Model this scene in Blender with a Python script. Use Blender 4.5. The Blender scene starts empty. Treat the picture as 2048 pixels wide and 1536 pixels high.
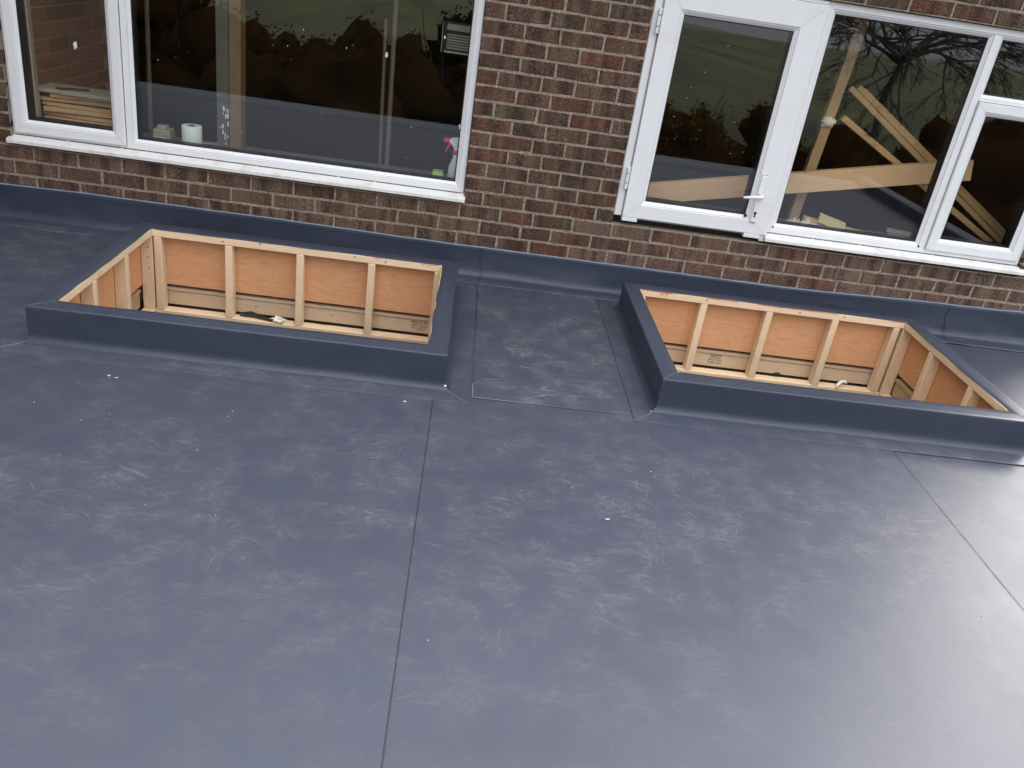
import bpy, math, random
from mathutils import Vector, Matrix, noise
R_ = math.radians
random.seed(7)
S = bpy.context.scene
COL = S.collection

# ------------------------------------------------------------------ camera
FPX = 1683.79
CAMX = Vector((0.99024127, -0.01970889, 0.13796299))
CAMD = Vector((0.11489073, -0.44487719, -0.88819165))      # image-down axis
CAMF = Vector((0.07888186, 0.89537469, -0.43827139))       # viewing axis
CAML = Vector((2.2776, -4.5467, 1.5797))
cam_d = bpy.data.cameras.new("camera"); cam = bpy.data.objects.new("camera", cam_d); COL.objects.link(cam)
m = Matrix.Identity(4)
for i in range(3):
    m[i][0] = CAMX[i]; m[i][1] = -CAMD[i]; m[i][2] = -CAMF[i]; m[i][3] = CAML[i]
cam.matrix_world = m
cam_d.sensor_fit = 'HORIZONTAL'; cam_d.sensor_width = 36.0
cam_d.lens = 36.0 * FPX / 2048.0
cam_d.clip_start = 0.05; cam_d.clip_end = 2000
S.camera = cam

# ------------------------------------------------------------------ sky, sun, exposure
SUN_AZ, SUN_EL = 47.0, 33.0                                  # azimuth measured from +Y towards +X
W = bpy.data.worlds.new("World"); S.world = W; W.use_nodes = True
nt = W.node_tree; nt.nodes.clear()
sky = nt.nodes.new("ShaderNodeTexSky"); sky.sky_type = 'NISHITA'; sky.sun_disc = False
sky.sun_elevation = R_(SUN_EL); sky.sun_rotation = R_(SUN_AZ)
sky.air_density = 1.0; sky.dust_density = 6.0; sky.ozone_density = 1.5
hsv = nt.nodes.new("ShaderNodeHueSaturation"); hsv.inputs['Saturation'].default_value = 0.55
# thin high overcast: the clear sky is veiled by an even cloud layer, a little brighter overhead
geo = nt.nodes.new("ShaderNodeTexCoord"); sep = nt.nodes.new("ShaderNodeSeparateXYZ"); nt.links.new(geo.outputs['Generated'], sep.inputs[0])
cr_ = nt.nodes.new("ShaderNodeValToRGB"); cr_.color_ramp.elements[0].position = 0.0; cr_.color_ramp.elements[0].color = (1.9, 1.96, 2.08, 1)
cr_.color_ramp.elements[1].position = 1.0; cr_.color_ramp.elements[1].color = (10.4, 10.75, 11.35, 1)
nt.links.new(sep.outputs[2], cr_.inputs[0])
veil = nt.nodes.new("ShaderNodeMix"); veil.data_type = 'RGBA'; veil.inputs[0].default_value = 0.76
bg = nt.nodes.new("ShaderNodeBackground"); bg.inputs['Strength'].default_value = 0.12
wo = nt.nodes.new("ShaderNodeOutputWorld")
nt.links.new(sky.outputs[0], hsv.inputs['Color']); nt.links.new(hsv.outputs[0], veil.inputs[6]); nt.links.new(cr_.outputs[0], veil.inputs[7]); nt.links.new(veil.outputs[2], bg.inputs[0]); nt.links.new(bg.outputs[0], wo.inputs[0])
sd = bpy.data.lights.new("sun", 'SUN'); sun = bpy.data.objects.new("sun", sd); COL.objects.link(sun)
sd.energy = 0.5; sd.angle = R_(16); sd.color = (1.0, 0.96, 0.9)
az, el = R_(SUN_AZ), R_(SUN_EL)
to_sun = Vector((math.sin(az) * math.cos(el), math.cos(az) * math.cos(el), math.sin(el)))
sun.rotation_euler = to_sun.to_track_quat('Z', 'Y').to_euler()
sun.location = to_sun * 30
S.view_settings.view_transform = 'Standard'; S.view_settings.look = 'None'
S.view_settings.gamma = 1.0; S.view_settings.use_curve_mapping = False
S.view_settings.exposure = 1.84
S.render.engine = 'CYCLES'
S.cycles.max_bounces = 8; S.cycles.transparent_max_bounces = 16
S.cycles.use_denoising = True

def in_view(p, margin=60):
    v = Vector(p) - CAML; z = v.dot(CAMF)
    if z < 0.1: return False
    u = 1024 + FPX * v.dot(CAMX) / z; w = 768 + FPX * v.dot(CAMD) / z
    return -margin < u < 2048 + margin and -margin < w < 1536 + margin

# ------------------------------------------------------------------ materials
def mat(name):
    M = bpy.data.materials.new(name); M.use_nodes = True
    t = M.node_tree; t.nodes.clear()
    o = t.nodes.new("ShaderNodeOutputMaterial"); b = t.nodes.new("ShaderNodeBsdfPrincipled")
    t.links.new(b.outputs[0], o.inputs[0])
    return M, t, b
def N(t, typ, **kw):
    n = t.nodes.new(typ)
    for k, v in kw.items():
        if k in n.inputs.keys(): n.inputs[k].default_value = v
        else: setattr(n, k, v)
    return n
def L(t, a, b): t.links.new(a, b)
def ramp(t, src, stops, interp='LINEAR'):
    r = t.nodes.new("ShaderNodeValToRGB"); r.color_ramp.interpolation = interp
    e = r.color_ramp.elements
    while len(e) < len(stops): e.new(0.5)
    for el_, (p, c) in zip(e, stops):
        el_.position = p
        el_.color = (c, c, c, 1) if isinstance(c, (int, float)) else (*c, 1)
    L(t, src, r.inputs[0]); return r.outputs[0]
def mth(t, op, a, b=None, clamp=False):
    n = t.nodes.new("ShaderNodeMath"); n.operation = op; n.use_clamp = clamp
    for i, x in enumerate((a, b)):
        if x is None: continue
        if isinstance(x, (int, float)): n.inputs[i].default_value = x
        else: L(t, x, n.inputs[i])
    return n.outputs[0]
def mixc(t, f, a, b, mode='MIX'):
    n = t.nodes.new("ShaderNodeMix"); n.data_type = 'RGBA'; n.blend_type = mode
    for i, x in ((0, f), (6, a), (7, b)):
        if isinstance(x, (int, float)): n.inputs[i].default_value = x
        elif isinstance(x, tuple): n.inputs[i].default_value = (*x, 1)
        else: L(t, x, n.inputs[i])
    return n.outputs[2]
def coords(t, scale=(1, 1, 1), rand=False, kind='Object'):
    tc = t.nodes.new("ShaderNodeTexCoord"); mp = t.nodes.new("ShaderNodeMapping")
    mp.inputs['Scale'].default_value = scale
    src = tc.outputs[kind]
    if rand:
        oi = t.nodes.new("ShaderNodeObjectInfo")
        va = t.nodes.new("ShaderNodeVectorMath"); va.operation = 'ADD'
        sc = mth(t, 'MULTIPLY', oi.outputs['Random'], 37.0)
        cb = t.nodes.new("ShaderNodeCombineXYZ")
        for i in range(3): L(t, sc, cb.inputs[i])
        L(t, src, va.inputs[0]); L(t, cb.outputs[0], va.inputs[1]); src = va.outputs[0]
    L(t, src, mp.inputs[0]); return mp.outputs[0]
def nz(t, vec, scale, detail=4, rough=0.55, dist=0.0):
    n = N(t, "ShaderNodeTexNoise"); n.inputs['Scale'].default_value = scale; n.inputs['Detail'].default_value = detail
    n.inputs['Roughness'].default_value = rough; n.inputs['Distortion'].default_value = dist
    L(t, vec, n.inputs['Vector']); return n.outputs[0]
def bump(t, b, h, strength, dist=0.01):
    n = N(t, "ShaderNodeBump"); n.inputs['Strength'].default_value = strength; n.inputs['Distance'].default_value = dist
    L(t, h, n.inputs['Height']); L(t, n.outputs[0], b.inputs['Normal'])
def setp(b, **kw):
    for k, v in kw.items():
        k = k.replace('_', ' ')
        b.inputs[k].default_value = (*v, 1) if isinstance(v, tuple) else v

def simple(name, col, rough=0.5, var=0.15, scale=30, bstr=0.0, metal=0.0, spec=0.5):
    M, t, b = mat(name)
    v = coords(t, rand=True); n = nz(t, v, scale, 5)
    c = mixc(t, n, tuple(x * (1 - var) for x in col), tuple(min(1, x * (1 + var)) for x in col))
    L(t, c, b.inputs['Base Color']); setp(b, Roughness=rough, Metallic=metal); b.inputs['Specular IOR Level'].default_value = spec
    if bstr: bump(t, b, n, bstr, 0.004)
    return M

def membrane(name, dust=1.0, base=(0.0385, 0.0445, 0.067), rough=0.43, bst=0.35):
    """anthracite single-ply membrane: satin, scuffed and dusty from foot traffic"""
    M, t, b = mat(name)
    v = coords(t); vr = coords(t, rand=True)
    big = nz(t, v, 0.9, 4, 0.6)
    mid = nz(t, v, 4.5, 5, 0.62)
    zone = ramp(t, mth(t, 'ADD', mth(t, 'MULTIPLY', big, 0.55), mth(t, 'MULTIPLY', mid, 0.45)), [(0.41, 0.06), (0.60, 1.0)])
    # where people have walked and welded: between the kerbs and just in front of them
    sx = t.nodes.new("ShaderNodeSeparateXYZ"); L(t, v, sx.inputs[0])
    walk = ramp(t, mth(t, 'MULTIPLY', sx.outputs[1], -0.25), [(0.02, 1.0), (0.36, 1.0), (0.41, 0.70), (0.52, 1.0), (0.60, 1.0), (0.72, 0.42), (0.85, 0.25), (1.0, 0.25)])
    zone = mth(t, 'MULTIPLY', zone, walk)
    # scuffs: short strokes in a few directions, gently curled, in broken clusters
    wv = N(t, "ShaderNodeTexNoise"); wv.inputs['Scale'].default_value = 3.2; wv.inputs['Detail'].default_value = 2
    L(t, v, wv.inputs['Vector'])
    va = t.nodes.new("ShaderNodeVectorMath"); va.operation = 'MULTIPLY_ADD'
    L(t, wv.outputs['Color'], va.inputs[0]); va.inputs[1].default_value = (0.20, 0.20, 0.0); L(t, v, va.inputs[2])
    mp = t.nodes.new("ShaderNodeMapping"); mp.inputs['Scale'].default_value = (0.7, 1.3, 1.0); L(t, va.outputs[0], mp.inputs[0])
    sc_all = None
    for k_, (ang, al, ac, lo, hi, clus) in enumerate(((0.12, 5.0, 58.0, 0.63, 0.70, 5.0), (-0.45, 7.0, 75.0, 0.64, 0.71, 4.0), (0.75, 8.0, 70.0, 0.65, 0.72, 4.5), (1.65, 7.0, 80.0, 0.665, 0.73, 3.5), (2.4, 3.0, 110.0, 0.66, 0.72, 2.5))):
        m0 = t.nodes.new("ShaderNodeMapping"); m0.inputs['Rotation'].default_value = (0, 0, ang); m0.inputs['Location'].default_value = (k_ * 3.7, k_ * 1.3, 0); L(t, va.outputs[0], m0.inputs[0])
        m1 = t.nodes.new("ShaderNodeMapping"); m1.inputs['Scale'].default_value = (al, ac, 1.0); L(t, m0.outputs[0], m1.inputs[0])
        st = ramp(t, nz(t, m1.outputs[0], 1.0, 2.5, 0.6), [(lo, 0.0), (hi, 1.0)])
        st = mth(t, 'MULTIPLY', st, ramp(t, nz(t, m0.outputs[0], clus, 3, 0.6), [(0.42, 0.0), (0.58, 1.0)]))
        sc_all = st if sc_all is None else mth(t, 'MAXIMUM', sc_all, st)
    fine = nz(t, mp.outputs[0], 60, 6, 0.7)
    powder = ramp(t, fine, [(0.46, 0.0), (0.70, 1.0)])
    patchy = ramp(t, nz(t, v, 9, 4, 0.6), [(0.42, 0.0), (0.62, 1.0)])
    d = mth(t, 'MULTIPLY', zone, mth(t, 'ADD', mth(t, 'MULTIPLY', sc_all, 0.24), mth(t, 'MULTIPLY', mth(t, 'MULTIPLY', powder, patchy), 0.16)))
    haze = mth(t, 'MULTIPLY', mth(t, 'MULTIPLY', mid, big), 0.08)
    # chalky smears: ridged, warped noise gathered into clouds
    rid = mth(t, 'ABSOLUTE', mth(t, 'SUBTRACT', nz(t, mp.outputs[0], 22, 7, 0.70), 0.5))
    chalk = mth(t, 'MULTIPLY', ramp(t, rid, [(0.0, 1.0), (0.02, 0.55), (0.07, 0.0)]), patchy)
    drag = t.nodes.new("ShaderNodeMapping"); drag.inputs['Scale'].default_value = (7.0, 48.0, 1.0); drag.inputs['Rotation'].default_value = (0, 0, -0.10); L(t, va.outputs[0], drag.inputs[0])
    drags = mth(t, 'MULTIPLY', ramp(t, nz(t, drag.outputs[0], 1.0, 6, 0.7), [(0.50, 0.0), (0.70, 1.0)]), ramp(t, nz(t, v, 2.6, 4, 0.6), [(0.45, 0.0), (0.60, 1.0)]))
    haze = mth(t, 'ADD', haze, mth(t, 'MULTIPLY', zone, mth(t, 'ADD', mth(t, 'MULTIPLY', chalk, 0.09), mth(t, 'MULTIPLY', drags, 0.11))))
    speck = N(t, "ShaderNodeTexVoronoi"); speck.inputs['Scale'].default_value = 26; L(t, v, speck.inputs['Vector'])
    sp = ramp(t, speck.outputs['Distance'], [(0.035, 1.0), (0.06, 0.0)])
    pick = ramp(t, speck.outputs['Color'], [(0.93, 0.0), (0.94, 1.0)])
    sp = mth(t, 'MULTIPLY', mth(t, 'MULTIPLY', sp, pick), 0.55)
    d = mth(t, 'MULTIPLY', mth(t, 'ADD', mth(t, 'ADD', d, haze), sp), dust, clamp=True)
    tint = mixc(t, nz(t, v, 2.2, 2), (0.30, 0.295, 0.305), (0.37, 0.29, 0.24))
    tone = mixc(t, big, tuple(x * 0.85 for x in base), tuple(x * 1.18 for x in base))
    c = mixc(t, d, tone, tint)
    L(t, c, b.inputs['Base Color'])
    ro = mth(t, 'ADD', rough, mth(t, 'MULTIPLY', mth(t, 'ADD', mid, d), 0.13))
    L(t, ro, b.inputs['Roughness']); b.inputs['Specular IOR Level'].default_value = 0.42
    h = mth(t, 'ADD', mth(t, 'MULTIPLY', nz(t, v, 3.0, 3), 1.0), mth(t, 'MULTIPLY', nz(t, vr, 420, 2), 0.012))
    bump(t, b, h, bst, 0.01)
    return M
M_ROOF = membrane("membrane_roof", 1.12)
M_PATCH = membrane("membrane_patch", 1.6)
M_CLAD = membrane("membrane_upstand", 0.15, (0.031, 0.0375, 0.058), 0.33, 0.55)
M_SEAM = simple("lap_sealant", (0.016, 0.018, 0.025), 0.6)  # dark sealant line along the membrane laps
M_WELD = simple("weld_residue", (0.15, 0.15, 0.155), 0.7, 0.3, 120)
M_MASTIC = simple("mastic", (0.16, 0.20, 0.26), 0.55, 0.25, 60)

def brick_mat(name, pal, pale_amt=0.40, lime_amt=0.75):
    M, t, b = mat(name)
    oi = t.nodes.new("ShaderNodeObjectInfo")
    base = ramp(t, oi.outputs['Random'], pal, 'LINEAR')
    v = coords(t, rand=True)
    # kiln bands: a few upright darker or paler bands across the face of a brick
    mpb = t.nodes.new("ShaderNodeMapping"); mpb.inputs['Scale'].default_value = (1, 0.0, 0.06); L(t, v, mpb.inputs[0])
    bandn = nz(t, mpb.outputs[0], 17, 1.5, 0.5)
    dark = ramp(t, bandn, [(0.42, 1.0), (0.455, 0.0)])
    pale = ramp(t, bandn, [(0.55, 0.0), (0.59, 1.0)])
    c = mixc(t, mth(t, 'MULTIPLY', dark, 0.60), base, (0.030, 0.019, 0.016))
    c = mixc(t, mth(t, 'MULTIPLY', pale, pale_amt), c, (0.205, 0.138, 0.098))
    mpg = t.nodes.new("ShaderNodeMapping"); mpg.inputs['Scale'].default_value = (1.5, 1, 0.8); L(t, v, mpg.inputs[0])
    g = nz(t, mpg.outputs[0], 120, 5, 0.72)
    lime = ramp(t, g, [(0.50, 0.0), (0.66, 1.0)])
    blot = ramp(t, nz(t, v, 11, 3), [(0.35, 0.12), (0.65, 1.0)])
    c = mixc(t, mth(t, 'MULTIPLY', mth(t, 'MULTIPLY', lime, blot), lime_amt), c, (0.34, 0.27, 0.20))
    c = mixc(t, mth(t, 'MULTIPLY', ramp(t, nz(t, v, 150, 4, 0.7), [(0.36, 1.0), (0.47, 0.0)]), 0.75), c, (0.016, 0.011, 0.010))
    moss = ramp(t, nz(t, coords(t), 3.0, 3), [(0.62, 0.0), (0.75, 1.0)])
    c = mixc(t, mth(t, 'MULTIPLY', moss, 0.3), c, (0.11, 0.10, 0.035))
    L(t, c, b.inputs['Base Color']); setp(b, Roughness=0.92); b.inputs['Specular IOR Level'].default_value = 0.25
    h = mth(t, 'ADD', mth(t, 'MULTIPLY', g, 0.9), nz(t, v, 40, 4))
    bump(t, b, h, 1.0, 0.008)
    return M
M_BRICK = brick_mat("brick_face", [(0.0, (0.068, 0.034, 0.024)), (0.2, (0.089, 0.043, 0.029)), (0.4, (0.116, 0.043, 0.029)), (0.5, (0.085, 0.049, 0.032)), (0.75, (0.082, 0.047, 0.031)), (0.9, (0.103, 0.040, 0.028)), (1.0, (0.116, 0.073, 0.047))], 0.34)
M_BRICK_L = brick_mat("brick_face_left", [(0.0, (0.088, 0.047, 0.033)), (0.4, (0.116, 0.063, 0.042)), (0.7, (0.146, 0.082, 0.055)), (1.0, (0.101, 0.053, 0.036))], 0.55, 0.85)
M_BRICK_R = brick_mat("brick_face_door", [(0.0, (0.115, 0.063, 0.049)), (0.35, (0.142, 0.081, 0.060)), (0.55, (0.131, 0.057, 0.040)), (0.8, (0.162, 0.105, 0.078)), (1.0, (0.109, 0.061, 0.048))], 0.40, 0.80)
M_MORTAR, t, b = mat("mortar")
v = coords(t); n1 = nz(t, v, 70, 6, 0.75); n2 = nz(t, v, 5, 3)
c = mixc(t, ramp(t, n1, [(0.3, 0.0), (0.7, 1.0)]), (0.165, 0.122, 0.085), (0.46, 0.375, 0.275))
c = mixc(t, mth(t, 'MULTIPLY', ramp(t, nz(t, v, 130, 3), [(0.56, 0), (0.62, 1)]), 0.6), c, (0.66, 0.58, 0.46))
c = mixc(t, mth(t, 'MULTIPLY', n2, 0.3), c, (0.17, 0.14, 0.09))
L(t, c, b.inputs['Base Color']); setp(b, Roughness=0.95); bump(t, b, n1, 1.0, 0.012)
M_MORTAR_IN = simple("mortar_inside", (0.46, 0.31, 0.19), 0.95, 0.2, 60, 0.4)

def pvc(name, dirt=0.4, col=(0.73, 0.73, 0.735)):
    M, t, b = mat(name)
    v = coords(t); n = nz(t, v, 7, 5, 0.65)
    d = ramp(t, n, [(0.50, 0.0), (0.74, 1.0)])
    streak = nz(t, coords(t, (60, 10, 3)), 1.0, 4)
    c = mixc(t, mth(t, 'MULTIPLY', d, dirt), col, (0.50, 0.43, 0.34))
    c = mixc(t, mth(t, 'MULTIPLY', streak, dirt * 0.22), c, (0.55, 0.52, 0.47))
    L(t, c, b.inputs['Base Color']); setp(b, Roughness=0.32); b.inputs['Specular IOR Level'].default_value = 0.5
    return M
M_PVC = pvc("white_pvc", 0.16); M_SILL = pvc("white_pvc_sill", 0.85, (0.74, 0.73, 0.70))
M_JOINT = simple("joint_dirt_shade", (0.16, 0.14, 0.12), 0.8)  # joint lines and dirt, also dark strips that stand in for shade
M_GASKET = simple("black_gasket", (0.008, 0.008, 0.009), 0.5)
M_STEEL = simple("worn_steel", (0.35, 0.34, 0.33), 0.4, 0.2, 30, 0, 0.8)
M_HOLE = simple("dark_hole", (0.01, 0.01, 0.012), 0.7)

M_GLASS = bpy.data.materials.new("glazing"); M_GLASS.use_nodes = True
t = M_GLASS.node_tree; t.nodes.clear()
o = t.nodes.new("ShaderNodeOutputMaterial"); mx = t.nodes.new("ShaderNodeMixShader")
tr = N(t, "ShaderNodeBsdfTransparent"); tr.inputs[0].default_value = (0.985, 0.985, 0.965, 1)
gl = N(t, "ShaderNodeBsdfGlossy"); gl.inputs['Roughness'].default_value = 0.0
lw = N(t, "ShaderNodeLayerWeight"); lw.inputs['Blend'].default_value = 0.5
sch = mth(t, 'ADD', 0.095, mth(t, 'MULTIPLY', mth(t, 'POWER', lw.outputs['Facing'], 5.0), 0.9), clamp=True)
L(t, sch, mx.inputs[0]); L(t, tr.outputs[0], mx.inputs[1]); L(t, gl.outputs[0], mx.inputs[2]); L(t, mx.outputs[0], o.inputs[0])

def wood(name, axis, light, darkc, knots=True, rough=0.62):
    M, t, b = mat(name)
    sc = [9.0, 9.0, 9.0]; sc[axis] = 0.5
    v0 = coords(t, rand=True)
    mp = t.nodes.new("ShaderNodeMapping"); mp.inputs['Scale'].default_value = sc; L(t, v0, mp.inputs[0])
    g = nz(t, mp.outputs[0], 6, 4, 0.6, 0.6)
    f = nz(t, mp.outputs[0], 30, 3, 0.6)
    ring = mth(t, 'FRACT', mth(t, 'MULTIPLY', g, 9.0))
    ring = ramp(t, ring, [(0.0, 0.0), (0.55, 0.35), (0.85, 1.0), (1.0, 0.0)])
    k = mth(t, 'ADD', mth(t, 'MULTIPLY', ring, 0.55), mth(t, 'MULTIPLY', f, 0.5))
    c = mixc(t, k, light, darkc)
    oi = t.nodes.new("ShaderNodeObjectInfo")
    c = mixc(t, mth(t, 'MULTIPLY', oi.outputs['Random'], 0.22), c, tuple(x * 0.62 for x in darkc))
    if knots:
        ks = [7.0, 7.0, 7.0]; ks[axis] = 3.4
        mk = t.nodes.new("ShaderNodeMapping"); mk.inputs['Scale'].default_value = ks; L(t, v0, mk.inputs[0])
        vo = N(t, "ShaderNodeTexVoronoi"); vo.inputs['Scale'].default_value = 1.0; L(t, mk.outputs[0], vo.inputs['Vector'])
        kn = ramp(t, vo.outputs['Distance'], [(0.06, 1.0), (0.10, 0.55), (0.17, 0.0)])
        kp = ramp(t, vo.outputs['Color'], [(0.46, 0.0), (0.48, 1.0)])
        c = mixc(t, mth(t, 'MULTIPLY', mth(t, 'MULTIPLY', kn, kp), 0.85), c, (0.16, 0.07, 0.03))
    L(t, c, b.inputs['Base Color']); setp(b, Roughness=rough); b.inputs['Specular IOR Level'].default_value = 0.3
    bump(t, b, f, 0.12, 0.003)
    return M
PL, PD = (0.88, 0.69, 0.46), (0.68, 0.46, 0.265)
WX, WY, WZ = wood("pine_x", 0, PL, PD), wood("pine_y", 1, PL, PD), wood("pine_z", 2, PL, PD)
RIM = wood("joist_x", 0, (0.70, 0.54, 0.37), (0.56, 0.40, 0.25)); RIMY = wood("joist_y", 1, (0.52, 0.37, 0.22), (0.36, 0.22, 0.12))
PLY_X = wood("plywood_x", 0, (0.83, 0.435, 0.225), (0.52, 0.235, 0.108), False, 0.7)
PLY_Z = wood("plywood_z", 2, (0.84, 0.43, 0.205), (0.55, 0.245, 0.105), False, 0.7)
OLDX = wood("old_board_x", 0, (0.68, 0.46, 0.23), (0.42, 0.25, 0.11))
OLDZ = wood("old_board_z", 2, (0.60, 0.41, 0.23), (0.38, 0.23, 0.12))
GREYB = wood("weathered_board", 0, (0.42, 0.37, 0.30), (0.28, 0.23, 0.17))
M_DECK = simple("deck_underside", (0.10, 0.075, 0.055), 0.9)
M_VOID = simple("brown_board", (0.16, 0.12, 0.095), 0.9)  # even brown-grey of the board behind the joists
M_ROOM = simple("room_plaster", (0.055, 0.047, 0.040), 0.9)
M_RED = simple("red_marker", (0.60, 0.10, 0.08), 0.7)
M_INK = simple("stamp_ink", (0.05, 0.04, 0.035), 0.8)
M_NAIL = simple("nail_head", (0.10, 0.07, 0.05), 0.5)
M_FOAM = simple("expanding_foam", (0.80, 0.76, 0.64), 0.8, 0.1, 80, 0.5)
M_WHITE = simple("white_plastic", (0.80, 0.82, 0.83), 0.4, 0.05)
M_PAPER = simple("tissue_paper", (0.72, 0.80, 0.76), 0.9, 0.06, 60, 0.15)
M_REDP = simple("red_plastic", (0.62, 0.045, 0.05), 0.35, 0.1)
M_SPONGE = simple("green_sponge", (0.36, 0.50, 0.20), 0.95, 0.2, 120, 0.6)
M_BLUE = simple("blue_plastic", (0.02, 0.13, 0.65), 0.3, 0.1)
M_BRISTLE = simple("straw_bristle", (0.72, 0.62, 0.32), 0.8, 0.25, 200)
M_RAG = simple("grubby_rag", (0.55, 0.53, 0.42), 0.9, 0.3, 25, 0.3)
M_BLACK = simple("black_rubber", (0.012, 0.013, 0.013), 0.4)
M_ALU = simple("grey_metal_slat", (0.42, 0.42, 0.39), 0.45, 0.1, 20, 0, 0.5)
M_PIPE = simple("dull_pipe", (0.12, 0.10, 0.075), 0.5)
M_GREYPOST = simple("painted_post", (0.085, 0.09, 0.08), 0.7, 0.4, 14)
M_DAUB = simple("plaster_daub", (0.62, 0.61, 0.57), 0.9, 0.2, 60)

# ------------------------------------------------------------------ mesh helpers
class MB:
    def __init__(s): s.v = []; s.f = []
    def add(s, vs, fs):
        o = len(s.v); s.v += [tuple(x) for x in vs]; s.f += [tuple(i + o for i in f) for f in fs]; return s
    def box(s, x0, x1, y0, y1, z0, z1, bev=0.0, M=None):
        c = Vector(((x0 + x1) / 2, (y0 + y1) / 2, (z0 + z1) / 2)); h = ((x1 - x0) / 2, (y1 - y0) / 2, (z1 - z0) / 2)
        b = min(bev, min(h) * 0.6)
        if b <= 0:
            vs = [Vector((sx * h[0], sy * h[1], sz * h[2])) for sx in (-1, 1) for sy in (-1, 1) for sz in (-1, 1)]
            fs = [(0, 1, 3, 2), (4, 6, 7, 5), (0, 4, 5, 1), (2, 3, 7, 6), (0, 2, 6, 4), (1, 5, 7, 3)]
        else:
            vs = []; idx = {}
            for sx in (-1, 1):
                for sy in (-1, 1):
                    for sz in (-1, 1):
                        for a in range(3):
                            q = [sx * (h[0] - b), sy * (h[1] - b), sz * (h[2] - b)]; q[a] = (sx, sy, sz)[a] * h[a]
                            idx[(sx, sy, sz, a)] = len(vs); vs.append(Vector(q))
            fs = []
            for a in range(3):
                p, q = [(1, 2), (2, 0), (0, 1)][a]
                for sg in (-1, 1):
                    ring = []
                    for (u, w) in ((-1, -1), (1, -1), (1, 1), (-1, 1)):
                        k = [0, 0, 0]; k[a] = sg; k[p] = u; k[q] = w; ring.append(idx[(*k, a)])
                    fs.append(tuple(ring if sg > 0 else ring[::-1]))
            for a in range(3):
                p, q = [(1, 2), (2, 0), (0, 1)][a]
                for u in (-1, 1):
                    for w in (-1, 1):
                        def I(sa, ax):
                            k = [0, 0, 0]; k[a] = sa; k[p] = u; k[q] = w; return idx[(*k, ax)]
                        r = [I(-1, p), I(1, p), I(1, q), I(-1, q)]
                        fs.append(tuple(r if u * w < 0 else r[::-1]))
            for sx in (-1, 1):
                for sy in (-1, 1):
                    for sz in (-1, 1):
                        r = [idx[(sx, sy, sz, a)] for a in range(3)]
                        fs.append(tuple(r if sx * sy * sz > 0 else r[::-1]))
        if M is not None: vs = [M @ (x + c) for x in vs]
        else: vs = [x + c for x in vs]
        return s.add(vs, fs)
    def beam(s, a, b, w, h, up=(0, 0, 1), bev=0.002):
        a, b = Vector(a), Vector(b); d = b - a; ln = d.length; x = d.normalized()
        y = Vector(up).cross(x).normalized(); z = x.cross(y)
        M = Matrix((( x[0], y[0], z[0], a[0]), (x[1], y[1], z[1], a[1]), (x[2], y[2], z[2], a[2]), (0, 0, 0, 1)))
        return s.box(0, ln, -w / 2, w / 2, -h / 2, h / 2, bev, M)
    def tube(s, pts, rad, n=8, cap=True):
        pts = [Vector(p) for p in pts]; rings = []
        for i, p in enumerate(pts):
            d = (pts[min(i + 1, len(pts) - 1)] - pts[max(i - 1, 0)]).normalized()
            a = d.orthogonal().normalized() if i == 0 else (rings_a - d * rings_a.dot(d)).normalized()
            rings_a = a; b_ = d.cross(a); r = rad[i] if isinstance(rad, (list, tuple)) else rad
            rings.append([p + (a * math.cos(2 * math.pi * k / n) + b_ * math.sin(2 * math.pi * k / n)) * r for k in range(n)])
        vs = [q for r_ in rings for q in r_]; fs = []
        for i in range(len(pts) - 1):
            for k in range(n):
                fs.append((i * n + k, i * n + (k + 1) % n, (i + 1) * n + (k + 1) % n, (i + 1) * n + k))
        if cap: fs.append(tuple(range(n))[::-1]); fs.append(tuple((len(pts) - 1) * n + k for k in range(n)))
        return s.add(vs, fs)
    def lathe(s, c, prof, n=24):
        c = Vector(c); vs = []; fs = []
        for (r, z) in prof:
            for k in range(n):
                a = 2 * math.pi * k / n; vs.append(c + Vector((r * math.cos(a), r * math.sin(a), z)))
        for i in range(len(prof) - 1):
            for k in range(n): fs.append((i * n + k, i * n + (k + 1) % n, (i + 1) * n + (k + 1) % n, (i + 1) * n + k))
        fs.append(tuple(range(n))[::-1]); fs.append(tuple((len(prof) - 1) * n + k for k in range(n)))
        return s.add(vs, fs)
    def extrude_x(s, x0, x1, prof):
        n = len(prof); vs = [Vector((x, y, z)) for x in (x0, x1) for (y, z) in prof]
        fs = [(k, (k + 1) % n, n + (k + 1) % n, n + k) for k in range(n)] + [tuple(range(n))[::-1], tuple(range(n, 2 * n))]
        return s.add(vs, fs)
    def ring(s, x0, x1, z0, z1, prof, wl=1, wr=1, wb=1, wt=1):
        """rectangular frame: profile (a, b, y) gives inset a*width + b on each side at depth y"""
        vs = []; n = len(prof)
        for (a, b_, y) in prof:
            l, r, d, u = x0 + a * wl + b_, x1 - a * wr - b_, z0 + a * wb + b_, z1 - a * wt - b_
            vs += [(l, y, d), (r, y, d), (r, y, u), (l, y, u)]
        fs = []
        for i in range(n):
            j = (i + 1) % n
            for k in range(4): fs.append((i * 4 + k, i * 4 + (k + 1) % 4, j * 4 + (k + 1) % 4, j * 4 + k))
        return s.add(vs, fs)
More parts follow.
